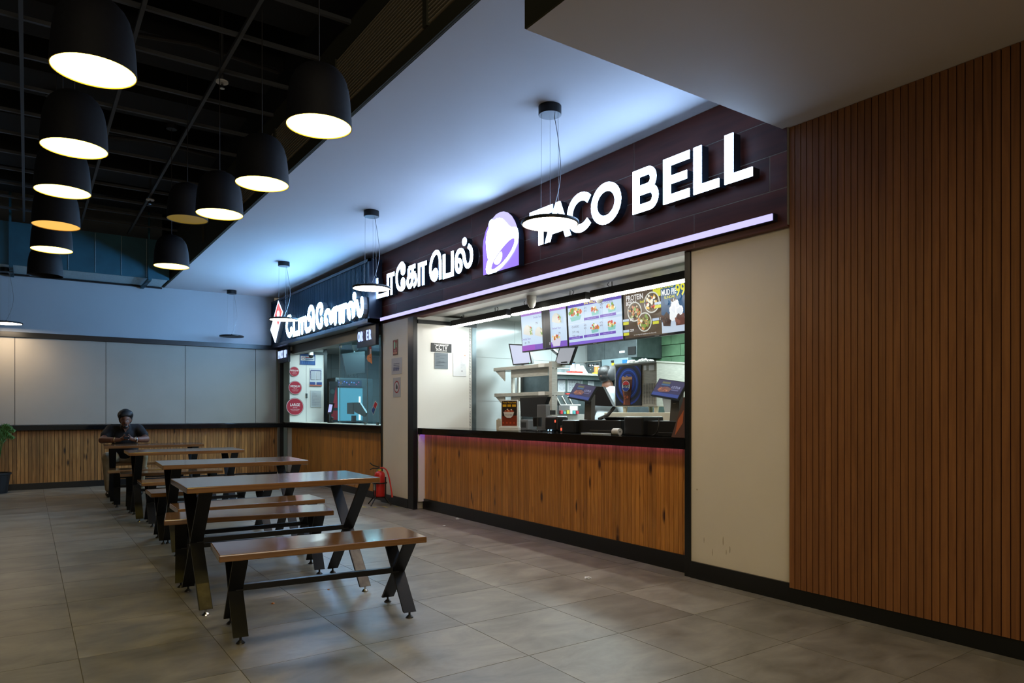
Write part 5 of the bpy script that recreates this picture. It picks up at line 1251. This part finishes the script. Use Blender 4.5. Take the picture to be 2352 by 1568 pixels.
def pos(name, lab, y, dz=0, big=True):
    """customer facing screen on a slanted stand over a cash drawer"""
    t = thing(name, (0, 0, 0), lab, 'till')
    MB().box(4.40, 4.66, y[0], y[1], CT, 1.175).build('cash_drawer', M['plastic'], t, bevel=.006)
    bx('drawer_front', M['plastic_grey'], 4.396, 4.40, y[0] + .02, y[1] - .16, CT + .03, CT + .034, t)
    yc = y[2]
    MB().prism([(4.50, yc - .05, 1.175), (4.50, yc + .05, 1.175), (4.47, yc - .0, 1.42), (4.47, yc - .09, 1.42)], (.05, 0, 0)).build('slanted_stand', M['plastic_grey'], t)
    bx('stand_badge', M['white'], 4.482, 4.484, yc - .035, yc - .005, 1.32, 1.325, t)
    # tilted display
    T = Matrix.Translation((4.44, yc, 1.44)) @ Matrix.Rotation(math.radians(8), 4, 'X') @ Matrix.Rotation(math.radians(32), 4, 'Y')
    MB().box(-.012, .012, -.155, .155, -.085, .085, T).build('display_frame', M['plastic'], t)
    p = Print(T @ Vector((-.0125, .148, -.078)), T.to_3x3() @ Vector((0, -1, 0)), T.to_3x3() @ Vector((0, 0, 1)), .296, .156)
    p.rect(0, 0, 1, 1, glow((58, 52, 92), .7)); p.rect(0, 0, 1, .2, glow((50, 72, 150), .7)); p.rect(.18, .78, .48, .9, glow((120, 120, 80), .7)); p.rect(.18, .66, .5, .75, glow((70, 110, 150), .7))
    p.poly([(.12, .34), (.2, .52), (.45, .6), (.62, .5), (.58, .3), (.25, .22)], glow((140, 96, 84), .7)); p.blobs(.38, .42, .2, .1, [(170, 110, 80), (120, 70, 60)], 16, 3, .03); p.text('LOTUS', .78, .58, .03, glow((170, 175, 210), .8), .02); p.rect(.66, .38, .92, .45, glow((110, 110, 150), .7))
    p.build('display_image', t)
    return t
t = pos('till_station', 'till station with angled guest screen right of centre on the counter', (4.60, 5.18, 5.17))
MB().box(4.36, 4.60, 5.20, 5.40, CT, 1.17).build('receipt_unit', M['plastic'], t, bevel=.012)
# cashier side monitor, leaning away
MB().prism([onx(1355, 887, 4.74), onx(1385, 888, 4.74), onx(1408, 933, 4.74), onx(1359, 931, 4.74)], (.035, 0, 0)).build('cashier_monitor', M['plastic'], t)
MB().prism([onx(1355, 886.5, 4.745), onx(1385, 887.5, 4.745), onx(1385, 889, 4.745), onx(1355, 888, 4.745)], (.034, 0, 0)).build('monitor_top_edge', M['plastic_grey'], t)
MB().path([(4.62, 5.14, 1.18), (4.72, 5.12, 1.22), (4.79, 5.10, 1.30)], .018, 8).build('monitor_arm', M['plastic'], t)
t2 = pos('till_station', 'till station with angled guest screen nearest the pier', (3.74, 4.30, 4.06))
MB().box(4.34, 4.60, 4.27, 4.50, CT, 1.21).build('receipt_unit', M['plastic'], t2, bevel=.015)
MB().path(smoothp([(4.38, 4.12, 1.2), (4.36, 4.10, 1.12), (4.36, 4.14, 1.06), (4.38, 4.2, 1.05)], 2), .006, 6).build('till_cable', M['cord'], t2)
t = thing('tablet_holder', (4.55, 4.78, 1.176), 'flat black tray lying on the cash drawer of the centre till', 'tray'); MB().lathe([(0, 0), (.12, 0), (.15, .02), (.15, .028), (.11, .012), (0, .012)], n=28).build('tray', M['plastic'], t, smooth=True)
for (yy, lab) in ((4.565, 'left white receipt roll between the tills'), (4.525, 'right white receipt roll between the tills')):
    t = thing('paper_roll', (4.30, yy, CT + .0305), lab, 'roll'); MB().tube((0, -.0195, 0), (0, .0195, 0), .03, n=24).build('roll', M['paper'], t); MB().tube((0, -.0198, 0), (0, .0198, 0), .009, n=12).build('core', M['plastic_grey'], t)
for yy, lab in ((4.86, 'left grey paper pad lying before the centre till'), (4.70, 'right grey paper pad lying before the centre till')):
    t = thing('paper_pad', (4.26, yy, CT), lab, 'pad'); MB().box(-.05, .05, -.07, .07, 0, .012).build('pad', M['paper_blue'], t, bevel=.002)
tc = thing('tent_card', (4.20, 3.74, CT), 'orange and brown tent card at the pier end of the counter', 'card')
MB().prism([(0, .08, 0), (0, -.09, 0), (0, -.09, .32), (0, -.05, .32)], (.006, 0, 0)).build('card', mat('tent_brown', (.12, .06, .05, 1), .5), tc); MB().prism([(-.001, .04, .02), (-.001, -.04, .12), (-.001, -.05, .22), (-.001, .01, .14)], (.0008, 0, 0)).build('card_art', mat('tent_orange', (.5, .13, .05, 1), .5), tc); MB().box(0, .06, -.09, .08, 0, .004).build('card_foot', M['plastic'], tc)

# ------------------------------------------------------------------ kitchen worker
kp = thing('person', (6.32, 6.86, 0), 'person in a white shirt and grey cap turned away behind the dispenser', 'person')
blob('body', [('e', (-.02, .0, 1.745), (.085, .10, .112)), ('c', (.0, .0, 1.60), (-.01, 0, 1.68), .055, .05), ('e', (-.105, .0, 1.725), (.018, .015, .025)), ('e', (-.0, -.10, 1.74), (.02, .012, .03)), ('e', (.0, .10, 1.74), (.02, .012, .03)),
              ('c', (.12, .20, 1.22), (.20, .12, 1.06), .035, .028), ('c', (-.05, .26, 1.20), (-.20, .20, 1.12), .036, .028), ('e', (-.23, .18, 1.11), (.045, .03, .02)), ('c', (.0, .0, 1.60), (.0, .0, 1.0), .08, .08), ('c', (.05, -.25, 1.2), (.2, -.2, 1.12), .036, .028), ('e', (.23, -.19, 1.11), (.045, .03, .02)), ('c', (.2, .12, 1.06), (.24, .09, 1.04), .03, .025)], M['skin'], kp, .012)
blob('shirt', [('c', (0, -.10, 1.50), (0, .10, 1.50), .095, .095), ('e', (0, 0, 1.38), (.15, .21, .20)), ('e', (.0, 0, 1.12), (.16, .20, .22)), ('c', (0, .15, 1.49), (-.03, .26, 1.24), .075, .058), ('c', (0, -.15, 1.49), (.04, -.26, 1.24), .075, .058), ('c', (0, 0, 1.5), (0, 0, 1.585), .09, .065)], M['whiteshirt'], kp, .014)
blob('trousers', [('e', (0, 0, .95), (.15, .19, .14)), ('c', (0, .09, .92), (0, .10, .5), .095, .07), ('c', (0, .10, .5), (0, .11, .09), .07, .055), ('c', (0, -.09, .92), (0, -.10, .5), .095, .07), ('c', (0, -.10, .5), (0, -.11, .09), .07, .055)], M['capgrey'], kp, .016)
for s_ in (-1, 1): blob('shoe', [('e', (.03, .11 * s_, .045), (.13, .05, .045))], M['plastic'], kp, .014)
blob('hair', [('e', (-.015, .015, 1.765), (.108, .112, .105)), ('e', (-.03, .01, 1.72), (.090, .098, .085))], M['hair'], kp, .01)
blob('cap', [('e', (.0, -.080, 1.745), (.075, .055, .085)), ('e', (.045, -.045, 1.80), (.085, .090, .068)), ('e', (.060, -.065, 1.755), (.070, .060, .070)), ('c', (.06, -.10, 1.72), (.09, -.14, 1.70), .02, .015)], M['capgrey'], kp, .010)
MB().tube((.0, .105, 1.745), (.0, .112, 1.745), .02, n=12).build('ear_piece', M['plastic'], kp)

# ------------------------------------------------------------------ seated man with a phone
mn = thing('person', (1.20, 12.03, 0), 'seated man in a black shirt and khaki trousers looking down at his phone', 'person')
mn.rotation_euler = (0, 0, -.10)
mn.scale = (.87, .95, 1)
# local frame: -y faces the table; seat height .485, table top .79
blob('body', [
    ('e', (.03, -.30, 1.135), (.078, .095, .105), (.55, 0, 0)), ('e', (.03, -.345, 1.085), (.062, .06, .075), (.5, 0, 0)), ('e', (.03, -.375, 1.045), (.042, .035, .04)),   # skull, face, chin
    ('e', (.03, -.418, 1.095), (.014, .026, .026), (.4, 0, 0)), ('e', (-.055, -.29, 1.125), (.012, .02, .03)), ('e', (.115, -.29, 1.125), (.012, .02, .03)),
    ('c', (.03, -.19, 1.02), (.03, -.27, 1.08), .062, .058),
    ('c', (.02, -.09, .93), (.02, .05, .60), .11, .11),
    ('c', (-.21, -.14, .985), (-.285, -.30, .86), .062, .055), ('c', (-.285, -.30, .86), (-.315, -.40, .845), .055, .052), ('c', (-.315, -.42, .845), (-.17, -.52, .845), .052, .042), ('c', (-.17, -.52, .845), (-.04, -.565, .85), .04, .027),
    ('c', (.25, -.14, .985), (.325, -.30, .86), .062, .055), ('c', (.325, -.30, .86), (.345, -.40, .845), .055, .052), ('c', (.345, -.42, .845), (.22, -.50, .845), .052, .042), ('c', (.22, -.50, .845), (.125, -.55, .85), .04, .027),
    ('e', (-.005, -.575, .868), (.045, .032, .030), (0, 0, -.3)), ('e', (.098, -.565, .868), (.045, .032, .030), (0, 0, .3)),
    ], M['skin'], mn, .009, 2)
hand = MB()
for s_, cx in ((1, .0), (-1, .092)):
    for k in range(4):   # fingers curl round the back of the phone
        zz = .852 + k * .0145; L = (.036, .042, .040, .032)[k]
        hand.path([(cx + s_ * .012, -.598, zz), (cx + s_ * .03, -.612, zz + .002), (cx + s_ * (.03 + L * .6), -.607, zz + .003), (cx + s_ * (.024 + L), -.597, zz + .002)], [.0085, .008, .0075, .0065], 8)
    hand.path([(cx - s_ * .005, -.578, .895), (cx + s_ * .010, -.582, .918), (cx + s_ * .026, -.580, .925)], [.011, .010, .008], 8)
hand.build('fingers', M['skin'], mn, smooth=True)
blob('shirt', [
    ('c', (-.17, -.10, .985), (.21, -.10, .985), .088, .088), ('e', (.02, -.09, .86), (.215, .165, .19)), ('e', (.02, -.0, .70), (.215, .18, .20)), ('e', (.02, .04, .60), (.20, .17, .12)),
    ('c', (-.20, -.12, .985), (-.27, -.25, .90), .082, .075), ('c', (.24, -.12, .985), (.31, -.25, .90), .082, .075), ('c', (.03, -.15, .99), (.03, -.19, 1.045), .085, .074)], M['shirt'], mn, .012)
MB().prism([(-.012, -.262, 1.03), (.072, -.262, 1.03), (.03, -.275, .945)], (0, .02, 0)).build('collar_opening', M['skin'], mn)
blob('hair', [('e', (.03, -.245, 1.205), (.122, .105, .088), (.3, 0, 0)), ('e', (.03, -.22, 1.15), (.106, .085, .10)), ('e', (.03, -.315, 1.220), (.116, .070, .066), (.25, 0, 0)), ('e', (.02, -.355, 1.205), (.092, .040, .040)), ('e', (.03, -.26, 1.245), (.085, .08, .055)), ('c', (-.05, -.29, 1.17), (-.052, -.30, 1.13), .02, .012), ('c', (.11, -.29, 1.17), (.112, -.30, 1.13), .02, .012)], M['hair'], mn, .009)
blob('beard', [('e', (.03, -.385, 1.030), (.040, .030, .026)), ('c', (-.018, -.368, 1.05), (-.038, -.31, 1.085), .016, .010), ('c', (.078, -.368, 1.05), (.098, -.31, 1.085), .016, .010), ('c', (.008, -.410, 1.064), (.052, -.410, 1.064), .008, .008)], M['hair'], mn, .006)
fc = MB()
for s_ in (-1, 1):
    fc.path([(.03 + s_ * .014, -.424, 1.134), (.03 + s_ * .034, -.416, 1.139), (.03 + s_ * .052, -.396, 1.133)], [.004, .005, .003], 6)
    fc.path([(.03 + s_ * .018, -.417, 1.114), (.03 + s_ * .034, -.411, 1.111), (.03 + s_ * .046, -.400, 1.113)], [.0012, .0022, .0012], 6)
fc.build('brows_and_lashes', M['hair'], mn)
MB().path([(.006, -.412, 1.055), (.03, -.418, 1.052), (.054, -.412, 1.055)], [.003, .005, .003], 6).build('mouth', mat('lips', (.10, .035, .03, 1), .5), mn)
blob('trousers', [('e', (.02, .06, .56), (.20, .18, .115)), ('c', (-.10, .04, .575), (-.24, -.36, .585), .105, .085), ('c', (.14, .04, .575), (.29, -.36, .585), .105, .085),
    ('c', (-.24, -.36, .575), (-.22, -.20, .12), .082, .060), ('c', (.29, -.36, .575), (.25, -.22, .12), .082, .060)], M['khaki'], mn, .014)
for x_ in (-.22, .25): blob('shoe', [('e', (x_, -.26, .045), (.05, .13, .044))], M['plastic'], mn, .012)
tag(MB().box(-.038, .038, -.005, .005, -.06, .075).build('phone', M['plastic'], None, bevel=.003, loc=(1.186, 11.462, .900), rot=(-.85, 0, -.10)), 'black phone held upright in the seated man\'s hands', 'phone')
def ring(name, m_, c, r, ax, th, parent):
    o = MB(); A = Vector(ax).normalized(); u = A.orthogonal().normalized(); w = A.cross(u)
    o.path([Vector(c) + u * (r * math.cos(k * .3927)) + w * (r * math.sin(k * .3927)) for k in range(17)], th, 8); return o.build(name, m_, parent, smooth=True)
ring('bracelet', mat('brass_bracelet', (.6, .42, .22, 1), .25, metal=1), (-.125, -.535, .845), .041, (.93, -.33, 0), .005, mn)
ring('watch_strap', M['chrome'], (.185, -.522, .845), .041, (-.85, -.45, 0), .007, mn)
MB().tube((.180, -.566, .862), (.176, -.574, .866), .018, n=16).build('watch_face', M['white'], mn)
